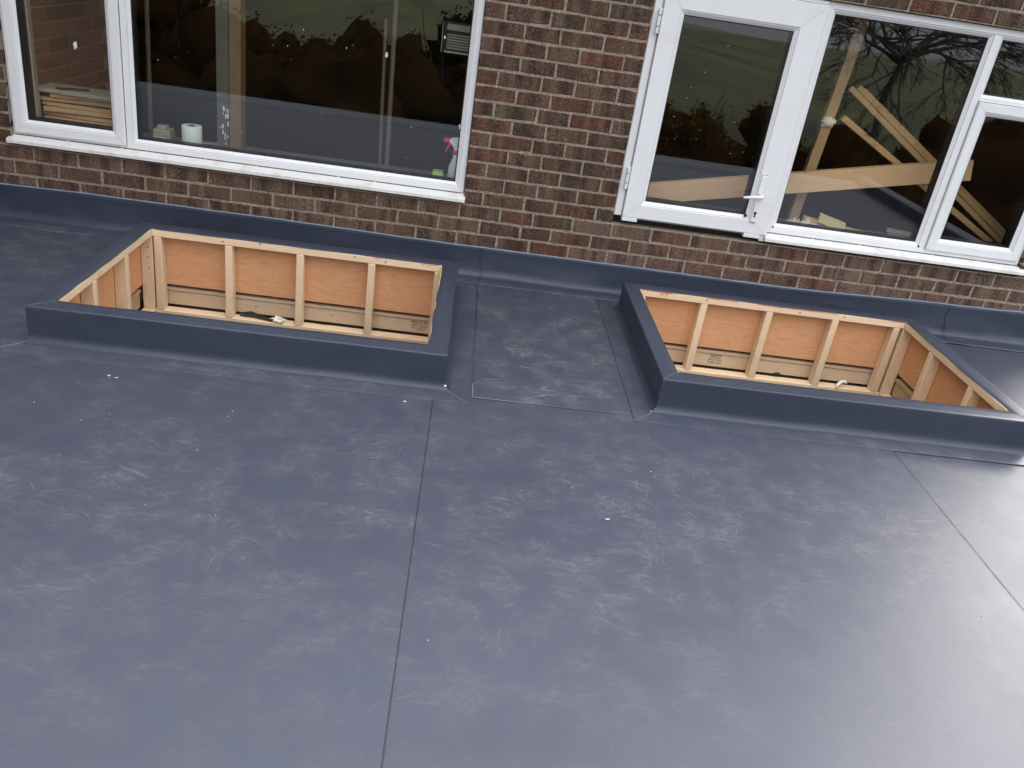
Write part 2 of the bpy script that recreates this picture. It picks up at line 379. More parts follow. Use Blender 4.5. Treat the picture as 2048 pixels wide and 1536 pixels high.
    def lump(s, c, r, seed=0, nu=10, nv=7, rough=0.35, sq=(1, 1, 1)):
        c = Vector(c); vs = []; fs = []
        for j in range(nv + 1):
            th = math.pi * j / nv
            for i in range(nu):
                ph = 2 * math.pi * i / nu
                d = Vector((math.sin(th) * math.cos(ph), math.sin(th) * math.sin(ph), math.cos(th)))
                k = r * (1 + rough * noise.noise(d * 1.7 + Vector((seed * 3.1, seed, 0))) * 2)
                vs.append(c + Vector((d[0] * sq[0], d[1] * sq[1], d[2] * sq[2])) * k)
        for j in range(nv):
            for i in range(nu): fs.append((j * nu + i, (j + 1) * nu + i, (j + 1) * nu + (i + 1) % nu, j * nu + (i + 1) % nu))
        return s.add(vs, fs)
    def obj(s, name, material, parent=None, smooth=False, loc=None, fix=True):
        me = bpy.data.meshes.new(name); vs = s.v
        if loc is not None: L0 = Vector(loc); vs = [tuple(Vector(x) - L0) for x in vs]
        me.from_pydata(vs, [], s.f); me.validate()
        if fix:
            import bmesh
            bm = bmesh.new(); bm.from_mesh(me); bmesh.ops.recalc_face_normals(bm, faces=bm.faces[:]); bm.to_mesh(me); bm.free()
        if smooth:
            for p in me.polygons: p.use_smooth = True
        me.materials.append(material)
        o = bpy.data.objects.new(name, me); COL.objects.link(o)
        if loc is not None: o.location = loc
        if parent is not None: adopt(o, parent)
        return o
def adopt(o, p):
    o.parent = p
    o.matrix_parent_inverse = Matrix.Translation(-world_loc(p))
def world_loc(p):
    return p.location.copy()
def tag(o, label=None, cat=None, group=None, kind=None):
    if label: o['label'] = label
    if cat: o['category'] = cat
    if group: o['group'] = group
    if kind: o['kind'] = kind
    return o
def empty(name, loc=(0, 0, 0), parent=None):
    o = bpy.data.objects.new(name, None); COL.objects.link(o); o.location = loc; o.empty_display_size = 0.1
    if parent is not None: adopt(o, parent)
    return o
def B(*a, **k): return MB().box(*a, **k)

def plate(x0, x1, y0, y1, holes, z0, z1):
    """flat plate with rectangular holes"""
    xs = sorted({x0, x1, *[min(max(h[i], x0), x1) for h in holes for i in (0, 1)]})
    ys = sorted({y0, y1, *[min(max(h[i], y0), y1) for h in holes for i in (2, 3)]})
    def solid(i, j):
        if not (0 <= i < len(xs) - 1 and 0 <= j < len(ys) - 1): return False
        cx, cy = (xs[i] + xs[i + 1]) / 2, (ys[j] + ys[j + 1]) / 2
        return not any(h[0] < cx < h[1] and h[2] < cy < h[3] for h in holes)
    mb = MB()
    for i in range(len(xs) - 1):
        for j in range(len(ys) - 1):
            if not solid(i, j): continue
            a, b_, c_, d = xs[i], xs[i + 1], ys[j], ys[j + 1]
            mb.add([(a, c_, z1), (b_, c_, z1), (b_, d, z1), (a, d, z1)], [(0, 1, 2, 3)])
            mb.add([(a, c_, z0), (b_, c_, z0), (b_, d, z0), (a, d, z0)], [(3, 2, 1, 0)])
            for (di, dj, p, q) in ((-1, 0, (a, d), (a, c_)), (1, 0, (b_, c_), (b_, d)), (0, -1, (a, c_), (b_, c_)), (0, 1, (b_, d), (a, d))):
                if not solid(i + di, j + dj):
                    mb.add([(*p, z0), (*q, z0), (*q, z1), (*p, z1)], [(0, 1, 2, 3)])
    return mb

# ------------------------------------------------------------------ the flat roof
KL = dict(o=(0.630, 2.277, -1.452, -0.250), i=(0.716, 2.191, -1.366, -0.345))
KR = dict(o=(3.168, 4.826, -1.434, -0.236), i=(3.248, 4.738, -1.342, -0.316))
HOLES = [(k['o'][0] + 0.004, k['o'][1] - 0.004, k['o'][2] + 0.004, k['o'][3] - 0.0005) for k in (KL, KR)]
RX0, RX1, RY0, RY1 = -1.32, 6.45, -4.10, 0.0
roof = tag(empty("flat_roof", (2.3, -2, 0)), kind='structure')
plate(RX0, 2.235, RY0, RY1, HOLES, 0.0, 0.0042).obj("membrane_sheet", M_ROOF, roof, fix=False)
plate(2.2352, 4.168, RY0, RY1, HOLES, -0.001, 0.0018).obj("membrane_sheet", M_ROOF, roof, fix=False)
plate(4.1682, RX1, RY0, RY1, HOLES, -0.003, -0.0008).obj("membrane_sheet", M_ROOF, roof, fix=False)
plate(RX0, RX1, RY0, RY1, HOLES, -0.165, -0.004).obj("roof_deck", M_DECK, roof, fix=False)
def seam(pts, w, material, name, z=0.0046, jit=0.0008):
    mb = MB(); n = 60; P = [Vector(p) for p in pts]; tot = []
    for a, b_ in zip(P, P[1:]):
        k = max(2, int((b_ - a).length / 0.03))
        for i in range(k + 1):
            p = a.lerp(b_, i / k); d = (b_ - a).normalized(); nn = Vector((-d[1], d[0], 0))
            j = noise.noise(p * 2) * jit * 1.5 + random.uniform(-jit, jit) * 0.35; ww = w * (0.75 + 0.5 * random.random())
            tot.append((p + nn * (j - ww / 2), p + nn * (j + ww / 2)))
    vs = []
    for a, b_ in tot: vs += [(a[0], a[1], z), (b_[0], b_[1], z)]
    return mb.add(vs, [(2 * i, 2 * i + 2, 2 * i + 3, 2 * i + 1) for i in range(len(tot) - 1)]).obj(name, material, roof, fix=False)
seam([(2.2372, -4.08, 0), (2.2372, -1.552, 0)], 0.0024, M_SEAM, "lap_seam", 0.0052)
seam([(4.1705, -4.08, 0), (4.1705, -1.540, 0)], 0.0052, M_SEAM, "lap_seam", 0.0026)
# patch sheet welded in between the two kerbs
plate(2.396, 3.055, -1.488, -0.10, [], 0.0019, 0.0058).obj("patch_sheet", M_PATCH, roof, fix=False)
seam([(2.395, -1.4905, 0), (2.86, -1.4885, 0), (3.05, -1.487, 0)], 0.0085, M_WELD, "weld_seam", 0.0050, 0.0014)
seam([(2.3945, -1.488, 0), (2.395, -1.36, 0)], 0.005, M_WELD, "weld_seam", 0.0052, 0.001)
seam([(2.3935, -0.62, 0), (2.394, -0.20, 0)], 0.0025, M_SEAM, "lap_seam", 0.0052, 0.001)
# raised drip edge along the open side of the roof
MB().extrude_x(RX0, RX1, [(-4.10, 0.0015), (-4.18, 0.022), (-4.22, 0.027), (-4.50, 0.028), (-4.515, 0.02), (-4.515, -0.28), (-4.10, -0.28)]).obj("drip_edge", M_CLAD, roof)
B(RX1, RX1 + 0.14, RY0 - 0.3, RY1, -0.28, 0.10, 0.01).obj("drip_edge", M_CLAD, roof)

def strip(name, p0, p1, out, prof, ext, material, parent, nseg=36, wob=0.003, topjit=0.0, seed=0.0):
    """membrane strip: profile (outward, height) swept from p0 to p1; mitred at both ends where ext is 1"""
    p0, p1, out = Vector(p0), Vector(p1), Vector(out); d = (p1 - p0).normalized(); ln = (p1 - p0).length
    vs = []; fs = []; n = len(prof)
    for i in range(nseg + 1):
        for j, (o_, z) in enumerate(prof):
            a = -o_ * ext[0]; b_ = ln + o_ * ext[1]; s_ = a + (b_ - a) * i / nseg
            p = p0 + d * s_ + out * o_ + Vector((0, 0, z))
            q = p * 1.0 + Vector((seed, 0, 0))
            k = math.sin(max(0, min(1, z / 0.16)) * math.pi) if z > 0.01 else 0.0
            p += out * (noise.noise(Vector((q[0] * 3.1, q[1] * 3.1, q[2] * 7))) + 0.35 * noise.noise(Vector((q[0] * 11, q[1] * 11, q[2] * 14))) + 0.12 * noise.noise(Vector((q[0] * 26, q[1] * 26, q[2] * 20)))) * wob * k
            if topjit and j in (n - 1, n - 2) and 0 < i < nseg:
                p += out * (noise.noise(Vector((q[0] * 6, q[1] * 6, 3.3))) * topjit)
            if 0.004 < z < 0.03: p[2] += noise.noise(Vector((q[0] * 5, q[1] * 5, 9))) * 0.002
            vs.append(p)
    for i in range(nseg):
        for j in range(n - 1): fs.append((i * n + j, (i + 1) * n + j, (i + 1) * n + j + 1, i * n + j + 1))
    o = MB().add(vs, fs).obj(name, material, parent, smooth=True, fix=False)
    o.data.materials.append(M_ROOF)
    flat = [z < 0.0076 for (o_, z) in prof]
    for fi, p in enumerate(o.data.polygons):
        j = fi % (n - 1)
        if flat[j] and flat[j + 1]: p.material_index = 1
    return o

def kerb(name, K, label, back_studs, side_l, side_r, ply_l=True):
    ox0, ox1, oy0, oy1 = K['o']; ix0, ix1, iy0, iy1 = K['i']; ZT = 0.1585
    root = tag(empty(name, ((ox0 + ox1) / 2, (oy0 + oy1) / 2, 0)), label, "skylight kerb", "rooflight kerbs on the flat roof")
    def prof(cap, fl):
        return [(fl, 0.0020), (fl, 0.0050), (fl - 0.002, 0.0054), (0.060, 0.0054), (0.030, 0.0055), (0.0235, 0.0062), (0.0175, 0.0082), (0.0115, 0.0120), (0.0068, 0.0172), (0.0033, 0.0238), (0.0010, 0.0320), (0.0, 0.040), (0.0, 0.050), (0.0, 0.075), (0.0, 0.105), (0.0, 0.130), (0.0, 0.150),
                (-0.0003, 0.1545), (-0.0018, 0.1575), (-0.0045, 0.1590), (-0.008, 0.1594), (-0.030, 0.1595), (-cap * 0.6, 0.1592), (-cap + 0.002, 0.1588), (-cap, 0.1565)]
    strip("membrane_strip", (ox0, oy0, 0), (ox1, oy0, 0), (0, -1, 0), prof(iy0 - oy0, 0.105), (1, 1), M_CLAD, root, 48, 0.0035, 0.006, 1.0)
    strip("membrane_strip", (ox1, oy0, 0), (ox1, oy1, 0), (1, 0, 0), prof(ox1 - ix1, 0.105), (1, 1), M_CLAD, root, 40, 0.004, 0.008, 2.0)
    strip("membrane_strip", (ox1, oy1, 0), (ox0, oy1, 0), (0, 1, 0), prof(oy1 - iy1, 0.07), (1, 1), M_CLAD, root, 48, 0.003, 0.003, 3.0)
    strip("membrane_strip", (ox0, oy1, 0), (ox0, oy0, 0), (-1, 0, 0), prof(ix0 - ox0, 0.105), (1, 1), M_CLAD, root, 40, 0.004, 0.004, 4.0)
    # welded corner lines on the cap and on the flange
    for (cx, cy, sx, sy, ix, iy) in ((ox0, oy0, -1, -1, ix0, iy0), (ox1, oy0, 1, -1, ix1, iy0)):
        mb = MB()
        a, b_ = Vector((cx + sx * 0.012, cy + sy * 0.012, 0.0295)), Vector((cx + sx * 0.10, cy + sy * 0.10, 0.0078))
        pts = [Vector((cx + sx * q, cy + sy * q, z)) for q, z in ((0.012, 0.0120), (0.024, 0.0066), (0.045, 0.0058), (0.072, 0.0056), (0.100, 0.0056))]
        mb.tube(pts, [0.0012, 0.0017, 0.0011, 0.0016, 0.0008], 5)
        mb.obj("weld_seam", M_WELD, root)
        MB().tube([(cx - sx * 0.006, cy - sy * 0.006, 0.1598), ((cx + ix) / 2, (cy + iy) / 2 - 0.004, 0.1602), (ix + sx * 0.004, iy + sy * 0.004, 0.1597)], 0.0008, 4).obj("weld_seam", M_WELD, root)
    D = 0.063; T = 0.038; z1 = 0.1565; zp = z1 - T; zb = -0.280
    jj = lambda: random.uniform(-0.0015, 0.0015)
    # top rails and bottom plates
    B(ix0, ix1, iy1, iy1 + D, zp, z1, 0.003).obj("top_rail", WX, root)
    B(ix0, ix1, iy0 - D, iy0, zp, z1, 0.003).obj("top_rail", WX, root)
    B(ix0 - D, ix0 - 0.0005, iy0 - D, iy1 + D, zp, z1, 0.003).obj("top_rail", WY, root)
    B(ix1 + 0.0005, ix1 + D, iy0 - D, iy1 + D, zp, z1, 0.003).obj("top_rail", WY, root)
    B(ix0, ix1, iy1, iy1 + D, zb - T, zb, 0.003).obj("bottom_rail", WX, root)
    B(ix0, ix1, iy0 - D, iy0, zb - T, zb, 0.003).obj("bottom_rail", WX, root)
    B(ix0 - D, ix0 - 0.0005, iy0 - D, iy1 + D, zb - T, zb, 0.003).obj("bottom_rail", WY, root)
    B(ix1 + 0.0005, ix1 + D, iy0 - D, iy1 + D, zb - T, zb, 0.003).obj("bottom_rail", WY, root)
    for x in back_studs:
        B(x, x + T, iy1 + jj(), iy1 + D - 0.001, zb + 0.0005, zp - 0.0005, 0.003).obj("stud", WZ, root)
        B(x + 0.01, x + T + 0.01, iy0 - D + 0.001, iy0 + jj(), zb + 0.0005, zp - 0.0005, 0.003).obj("stud", WZ, root)
    for y in side_l: B(ix0 - D + 0.001, ix0 - 0.001 + jj(), y, y + T, zb + 0.0005, zp - 0.0005, 0.003).obj("stud", WZ, root)
    for y in side_r: B(ix1 + 0.001 + jj(), ix1 + D - 0.001, y, y + T, zb + 0.0005, zp - 0.0005, 0.003).obj("stud", WZ, root)
    # plywood lining behind the studs
    B(ix0 - D - 0.012, ix1 + D, iy1 + D + 0.0006, iy1 + D + 0.014, -0.155, z1 - 0.004).obj("plywood_panel", PLY_X, root)
    B(ix0 - D - 0.012, ix1 + D, iy0 - D - 0.014, iy0 - D - 0.0006, -0.158, z1 - 0.004).obj("plywood_panel", PLY_X, root)
    B(ix0 - D - 0.013, ix0 - D - 0.0006, iy0 - D - 0.013, iy1 + D + 0.0004, -0.152, z1 - 0.004).obj("plywood_panel", PLY_Z, root)
    xr = ix1 + D
    B(xr + 0.0006, xr + 0.012, iy0 - D - 0.013, iy1 + D + 0.0004, -0.152, z1 - 0.004).obj("plywood_panel", PLY_Z, root)
    # deck edge and joist that the kerb stands on
    for (a0, a1, y, s_) in ((ix0 - 0.2, ix1 + 0.2, iy1 + D + 0.016, 1), (ix0 - 0.2, ix1 + 0.2, iy0 - D - 0.016, -1)):
        ya, yb = sorted((y - 0.004 * s_, y + 0.05 * s_)); B(a0, a1, ya, yb, -0.194, -0.177, 0.002).obj("deck_edge", RIM, root)
        ya, yb = sorted((y + 0.002 * s_, y + 0.04 * s_)); B(a0, a1, ya, yb, -0.275, -0.198, 0.003).obj("joist", RIM, root)
        ya, yb = sorted((y + 0.05 * s_, y + 0.06 * s_)); B(a0, a1, ya, yb, -0.40, -0.24).obj("ceiling_board", M_VOID, root)
    for (x, s_) in ((ix0 - D - 0.016, -1), (ix1 + D + 0.002, 1)):
        xa, xb = sorted((x - 0.013 * s_, x + 0.05 * s_)); B(xa, xb, iy0 - 0.05, iy1 - 0.012, -0.192, -0.174, 0.002).obj("deck_edge", RIMY, root)
        xa, xb = sorted((x - 0.006 * s_, x + 0.04 * s_)); B(xa, xb, iy0 - 0.05, iy1 - 0.012, -0.275, -0.194, 0.003).obj("joist", RIMY, root)
    return root
kl = kerb("skylight_kerb", KL, "left rooflight kerb in anthracite membrane with bare stud framing, in front of the wide window",
          [0.723, 1.080, 1.443, 1.811, 2.157], [-0.345, -0.684, -1.043, -1.366], [-0.72, -1.05])
kr = kerb("skylight_kerb", KR, "right rooflight kerb in anthracite membrane with red pencil letters on its rail, below the door",
          [3.252, 3.595, 3.960, 4.331, 4.684], [-0.72, -1.05], [-0.316, -0.652, -1.050, -1.342])

def stroke(mb, a, b_, w, y):
    a, b_ = Vector(a), Vector(b_); d = (b_ - a).normalized(); n_ = Vector((-d[1], d[0])) * w / 2
    mb.add([(a[0] - n_[0], y, a[1] - n_[1]), (b_[0] - n_[0], y, b_[1] - n_[1]), (b_[0] + n_[0], y, b_[1] + n_[1]), (a[0] + n_[0], y, a[1] + n_[1])], [(0, 1, 2, 3)])
# red carpenter's pencil: "PT" and smears along the top edge of the back rail
mb = MB(); y = KR['i'][3] - 0.0006; X0 = 3.366
for a, b_ in (((0, 0.128), (0.004, 0.152)), ((0.004, 0.152), (0.017, 0.149)), ((0.017, 0.149), (0.016, 0.141)), ((0.016, 0.141), (0.003, 0.139)), ((0.022, 0.151), (0.047, 0.149)), ((0.034, 0.150), (0.032, 0.125))):
    stroke(mb, (X0 + a[0], a[1]), (X0 + b_[0], b_[1]), 0.0030, y)
mb.obj("pencil_letters", M_RED, kr, fix=False)
mb = MB()
for a in (3.26, 3.62, 3.90, 4.02, 4.20, 4.66): stroke(mb, (a, 0.1535), (a + random.uniform(0.06, 0.2), 0.1530), 0.0030, y)
mb.obj("pencil_line", M_RED, kr, fix=False)
mb = MB(); y = KL['i'][3] - 0.0006
for a, l_ in ((1.84, 0.03), (2.09, 0.016), (2.12, 0.05)): stroke(mb, (a, 0.1530), (a + l_, 0.1520), 0.0035, y)
stroke(mb, (2.095, 0.152), (2.094, 0.142), 0.003, y); stroke(mb, (2.118, 0.152), (2.117, 0.143), 0.003, y)
mb.obj("pencil_line", M_RED, kl, fix=False)
# faded grade stamps on the joists (too worn to read in the photo)
def stamp(parent, x0, z0, y, rows, wd=0.085, rh=0.0095):
    mb = MB(); rr = random.Random(int(x0 * 1000))
    for i in range(rows):
        x = x0 + rr.uniform(0, 0.012)
        while x < x0 + wd:
            l_ = rr.uniform(0.003, 0.009)
            if rr.random() < 0.8: stroke(mb, (x, z0 - i * rh), (x + l_, z0 - i * rh - 0.0004), 0.0042 if i else 0.006, y)
            x += l_ + rr.uniform(0.0015, 0.004)
    mb.obj("grade_stamp", M_INK, parent, fix=False)
yj = KL['i'][3] + 0.063 + 0.016 + 0.002 - 0.0008
stamp(kl, 2.055, -0.206, yj, 6)
yjr = KR['i'][3] + 0.063 + 0.016 + 0.002 - 0.0008
stamp(kr, 3.735, -0.204, yjr, 6, 0.075)
mb = MB(); cx, cz = 3.468, -0.226
ringp = [(cx + 0.034 * math.cos(a), cz + 0.021 * math.sin(a)) for a in [2 * math.pi * k / 20 for k in range(21)]]
for a, b_ in list(zip(ringp, ringp[1:]))[:17]: stroke(mb, a, b_, 0.0040, yjr)
for a, b_ in (((-0.014, -0.008), (-0.010, 0.009)), ((-0.010, 0.009), (-0.002, -0.004)), ((-0.002, -0.004), (0.006, 0.009)), ((0.006, 0.009), (0.012, -0.008)), ((-0.012, 0.0), (0.012, 0.001))):
    stroke(mb, (cx + a[0], cz + a[1]), (cx + b_[0], cz + b_[1]), 0.0030, yjr)
mb.obj("grade_stamp", M_INK, kr, fix=False)
for par, pts in ((kl, [(2.2790, -1.4545, 0.022, 0.0055), (2.2830, -1.4600, 0.012, 0.0035)]), (kr, [(3.1655, -1.4370, 0.016, 0.0045), (3.1560, -1.4460, 0.008, 0.0035), (3.1500, -1.4380, 0.0075, 0.003)])):
    for (x, y, z, r) in pts: MB().lump((x, y, z), r, int(x * 50), 8, 5, 0.5, (1, 1, 0.8)).obj("sealant_dab", M_DAUB, par, True)
# nail heads in the rails and studs
for (par, pts) in ((kl, [(1.07, -0.3458, 0.138), (1.26, -0.3458, 0.152), (1.74, -0.3458, 0.146), (1.90, -0.3458, 0.138), (1.63, -0.345 + 0.0805, -0.228), (1.22, -0.345 + 0.0805, -0.232)]),
                   (kr, [(3.62, -0.3168, 0.142), (4.14, -0.3168, 0.138), (4.39, -0.3168, 0.144)])):
    for p in pts: MB().tube([p, (p[0], p[1] - 0.0012, p[2])], 0.0042, 7).obj("nail_head", M_NAIL, par)
for z in (0.06, 0.005, -0.055):
    MB().tube([(0.694, -0.3456, z), (0.694, -0.3470, z)], 0.0036, 7).obj("nail_head", M_NAIL, kl)

# ------------------------------------------------------------------ room below the roof
lr = tag(empty("lower_room", (2.3, -2.2, -2.8)), kind='structure')
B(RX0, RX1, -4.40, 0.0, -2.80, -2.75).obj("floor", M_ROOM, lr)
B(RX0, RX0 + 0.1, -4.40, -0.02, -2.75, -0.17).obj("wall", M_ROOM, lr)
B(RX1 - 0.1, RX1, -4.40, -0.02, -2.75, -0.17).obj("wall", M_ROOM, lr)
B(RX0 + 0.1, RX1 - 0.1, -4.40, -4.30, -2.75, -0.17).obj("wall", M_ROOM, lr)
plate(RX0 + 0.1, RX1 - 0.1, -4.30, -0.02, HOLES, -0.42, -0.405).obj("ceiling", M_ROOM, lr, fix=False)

# ------------------------------------------------------------------ the house
house = tag(empty("brick_house", (2.3, 0.0, 0.0)), "brown brick house with white plastic windows and door above the flat roof", "house")
ZB = lambda k: 0.2477 + 0.0784 * k
HX0, HX1, HZ1 = -3.2, 5.95, 2.62
W1 = (-0.105, 2.262, 0.404, 1.659); W2 = (3.088, 5.462, 0.404, 1.659)
# mortar bed: the wall behind the bricks, with the two openings
def mortar_wall():
    mb = MB(); Y0, Y1 = 0.0036, 0.100
    xs = [HX0, W1[0], W1[1], W2[0], W2[1], HX1]; zs = [-0.15, 0.404, 1.659, HZ1]
    def solid(i, j):
        if not (0 <= i < 5 and 0 <= j < 3): return False
        return not (j == 1 and i in (1, 3))
    for i in range(5):
        for j in range(3):
            if not solid(i, j): continue
            a, b_, c_, d = xs[i], xs[i + 1], zs[j], zs[j + 1]
            mb.add([(a, Y0, c_), (b_, Y0, c_), (b_, Y0, d), (a, Y0, d)], [(0, 1, 2, 3)])
            mb.add([(a, Y1, c_), (b_, Y1, c_), (b_, Y1, d), (a, Y1, d)], [(3, 2, 1, 0)])
            for (di, dj, p, q) in ((-1, 0, (a, d), (a, c_)), (1, 0, (b_, c_), (b_, d)), (0, -1, (a, c_), (b_, c_)), (0, 1, (b_, d), (a, d))):
                if not solid(i + di, j + dj):
                    mb.add([(p[0], Y0, p[1]), (q[0], Y0, q[1]), (q[0], Y1, q[1]), (p[0], Y1, p[1])], [(0, 1, 2, 3)])
    return mb
mortar_wall().obj("mortar", M_MORTAR, house, fix=False)

def joints(k):
    if k >= 18:
        ph = 0.0837 if k % 2 == 0 else 0.200
        return [ph + 0.2247 * i for i in range(-16, 30)]
    if k % 2:
        return [0.2247 * i for i in range(-15, 12)] + [2.652, 2.874, 3.096] + [3.096 + 0.2243 * i for i in range(1, 14)]
    return [-0.106 + 0.2247 * i for i in range(-14, 12)] + [2.593, 2.766, 2.990] + [2.990 + 0.2245 * i for i in range(1, 15)]
def segs(k):
    if k < 2 or k >= 18: return [(HX0, HX1)]
    return [(HX0, W1[0]), (W1[1], W2[0]), (W2[1], HX1)]
def brick_geo(l, h, seed, dp=0.06):
    rr = random.Random(seed); j = lambda s_=0.0022: rr.uniform(-s_, s_)
    hx, hz = l / 2, h / 2
    pts = [(-hx, -hz), (-hx * 0.35, -hz), (hx * 0.3, -hz), (hx, -hz), (hx, hz), (hx * 0.4, hz), (-hx * 0.3, hz), (-hx, hz)]
    chip = rr.random() < 0.35
    outer = []
    for (x, z) in pts:
        q = [x + j(), z + j(0.0018)]
        outer.append(q)
    if chip:
        c_ = rr.choice((0, 3, 4, 7)); outer[c_][0] *= 1 - rr.uniform(0.01, 0.04); outer[c_][1] *= 1 - rr.uniform(0.05, 0.16)
    vs = []; e = 0.0028
    for (x, z) in outer: vs.append((x - math.copysign(e, x), j(0.0008), z - math.copysign(e, z)))
    for (x, z) in outer: vs.append((x, 0.0035, z))
    for (x, z) in pts: vs.append((x, dp, z))
    fs = [tuple(range(8))]
    for r in range(2):
        for i in range(8): fs.append((r * 8 + i, r * 8 + 8 + i, r * 8 + 8 + (i + 1) % 8, r * 8 + (i + 1) % 8))
    return vs, fs
cache = {}
far = MB(); nvis = 0
for k in range(-3, 31):
    z0, z1 = ZB(k) + 0.0062, ZB(k + 1) - 0.0062
    if z1 > HZ1: break
    for (sx0, sx1) in segs(k):
        js = [x for x in joints(k) if sx0 + 0.05 < x < sx1 - 0.05]
        edges = [sx0 - 0.0055] + js + [sx1 + 0.0055]
        for a, b_ in zip(edges, edges[1:]):
            x0, x1 = a + 0.0055, b_ - 0.0055; ln = x1 - x0
            if ln < 0.02: continue
            c_ = Vector(((x0 + x1) / 2, random.uniform(-0.0013, 0.0009), (z0 + z1) / 2))
            vis = k >= -1 and (in_view((x0, 0, z0), 20) or in_view((x1, 0, z0), 20) or in_view((x0, 0, z1), 20) or in_view((x1, 0, z1), 20))
            bm_ = M_BRICK_L if (k < 2 and c_[0] < 2.30) else M_BRICK_R if (k < 2 and c_[0] > 2.98) else M_BRICK
            key = (round(ln, 3), random.randrange(4), bm_.name)
            if vis:
                if key not in cache:
                    mb = MB(); mb.add(*brick_geo(ln, z1 - z0, (int(ln * 1000) * 7 + key[1] * 131) % 9999))
                    me = bpy.data.meshes.new("brick"); me.from_pydata(mb.v, [], mb.f); me.materials.append(bm_); cache[key] = me
                ob = bpy.data.objects.new("brick", cache[key]); COL.objects.link(ob); ob.location = c_
                ob.rotation_euler = (random.uniform(-0.006, 0.006), random.uniform(-0.004, 0.004), random.uniform(-0.004, 0.004))
                adopt(ob, house); nvis += 1
            else:
                vs, fs = brick_geo(ln, z1 - z0, random.randrange(999)); far.add([Vector(v_) + c_ for v_ in vs], fs)
o = far.obj("brickwork", M_BRICK, house, fix=False); o['kind'] = 'stuff'
print("bricks in view:", nvis)
# rest of the house shell: gable wall, back, eaves and roof (out of the frame, they shade and reflect)
M_SHELL = simple("far_brick", (0.10, 0.062, 0.045), 0.9, 0.3, 8)
M_TILE = simple("roof_tile", (0.07, 0.045, 0.035), 0.8, 0.3, 6)
B(HX1 - 0.11, HX1 - 0.001, 0.1005, 7.5, -2.8, HZ1).obj("gable_wall", M_SHELL, house)
B(HX0, HX0 + 0.1, 0.1005, 7.5, -2.8, HZ1).obj("gable_wall", M_SHELL, house)
B(-1.60, -1.335, -4.7, -0.001, -2.8, 5.4).obj("unseen_wing_wall", M_SHELL, house)  # unseen wall, built tall to block sky light from the left
B(HX0 + 0.1, HX1 - 0.11, 7.4, 7.5, -2.8, HZ1).obj("rear_wall", M_SHELL, house)
MB().extrude_x(-1.33, HX1 + 0.1, [(-0.47, HZ1 + 0.005), (3.75, HZ1 + 2.35), (7.9, HZ1 + 0.005), (7.9, HZ1 + 0.09), (3.75, HZ1 + 2.46), (-0.47, HZ1 + 0.12)]).obj("roof", M_TILE, house)
B(-1.33, HX1 + 0.1, -0.46, 0.0, HZ1 - 0.02, HZ1 + 0.004).obj("soffit", M_PVC, house)

# ---- windows and door
PF = lambda w, yf, yb=0.100, e=0.003: [(0, 0, yb), (0, 0, yf + e), (0, e, yf), (0, w - e, yf), (0, w, yf + e), (0, w, yb)]
def frame(p, x0, x1, z0, z1, w, yf, name="frame", m_=None): return MB().ring(x0, x1, z0, z1, PF(w, yf)).obj(name, m_ or M_PVC, p)
def glazed(p, x0, x1, z0, z1, yf, bw=0.019):
    """glazing bead, gasket and pane; x0..z1 is the rebate opening"""
    MB().ring(x0, x1, z0, z1, [(0, 0.0003, 0.098), (0, 0.0003, yf + 0.006), (0, 0.004, yf + 0.0045), (0, bw, yf + 0.016), (0, bw, yf + 0.023), (0, bw - 0.006, yf + 0.023), (0, bw - 0.006, 0.098)]).obj("glazing_bead", M_PVC, p)
    a = bw
    MB().ring(x0 + a, x1 - a, z0 + a, z1 - a, [(0, -0.001, yf + 0.024), (0, -0.001, yf + 0.0165), (0, 0.004, yf + 0.0185), (0, 0.004, yf + 0.024)]).obj("gasket", M_GASKET, p)
    B(x0 + a - 0.004, x1 - a + 0.004, yf + 0.022, yf + 0.046, z0 + a - 0.004, z1 - a + 0.004).obj("pane", M_GLASS, p)
    MB().ring(x0 + a - 0.003, x1 - a + 0.003, z0 + a - 0.003, z1 - a + 0.003, [(0, 0, 0.104), (0, 0, yf + 0.026), (0, 0.010, yf + 0.026), (0, 0.010, 0.104)]).obj("spacer_bar", M_GASKET, p)
def mitres(p, x0, x1, z0, z1, wl, wr, wb, wt, y):
    for (x, z, sx, sz) in ((x0, z0, wl, wb), (x1, z0, -wr, wb), (x1, z1, -wr, -wt), (x0, z1, wl, -wt)):
        mb = MB(); stroke(mb, (x + sx * 0.06, z + sz * 0.06), (x + sx * 0.97, z + sz * 0.97), 0.0008, y); mb.obj("mitre_joint", M_JOINT, p, fix=False)
def shadow_gap(p, x0, x1, z0, z1, y, w=0.003):
    MB().ring(x0 - w, x1 + w, z0 - w, z1 + w, [(0, 0, y), (0, 0, y - 0.0012), (0, w * 1.4, y - 0.0012), (0, w * 1.4, y)]).obj("shadow_gap", M_JOINT, p)
def sill(p, x0, x1, dz=0.0):
    MB().extrude_x(x0, x1, [(0.034, 0.4540 + dz), (-0.022, 0.4400 + dz), (-0.0285, 0.4375 + dz), (-0.0300, 0.4345 + dz), (-0.0300, 0.4185 + dz), (-0.0240, 0.4170 + dz), (-0.0225, 0.4260 + dz), (0.0, 0.4290 + dz), (0.034, 0.4290 + dz)]).obj("sill", M_SILL, p)
    mb = MB(); rr = random.Random(3); x = x0 + 0.02
    while x < x1 - 0.05:
        l_ = rr.uniform(0.05, 0.3); mb.box(x, min(x + l_, x1 - 0.01), 0.0275, 0.0290, 0.4525 + dz, 0.4560 + dz); x += l_ + rr.uniform(0, 0.02)
    o = mb.obj("dirt_line", M_JOINT, p); o['kind'] = 'stuff'

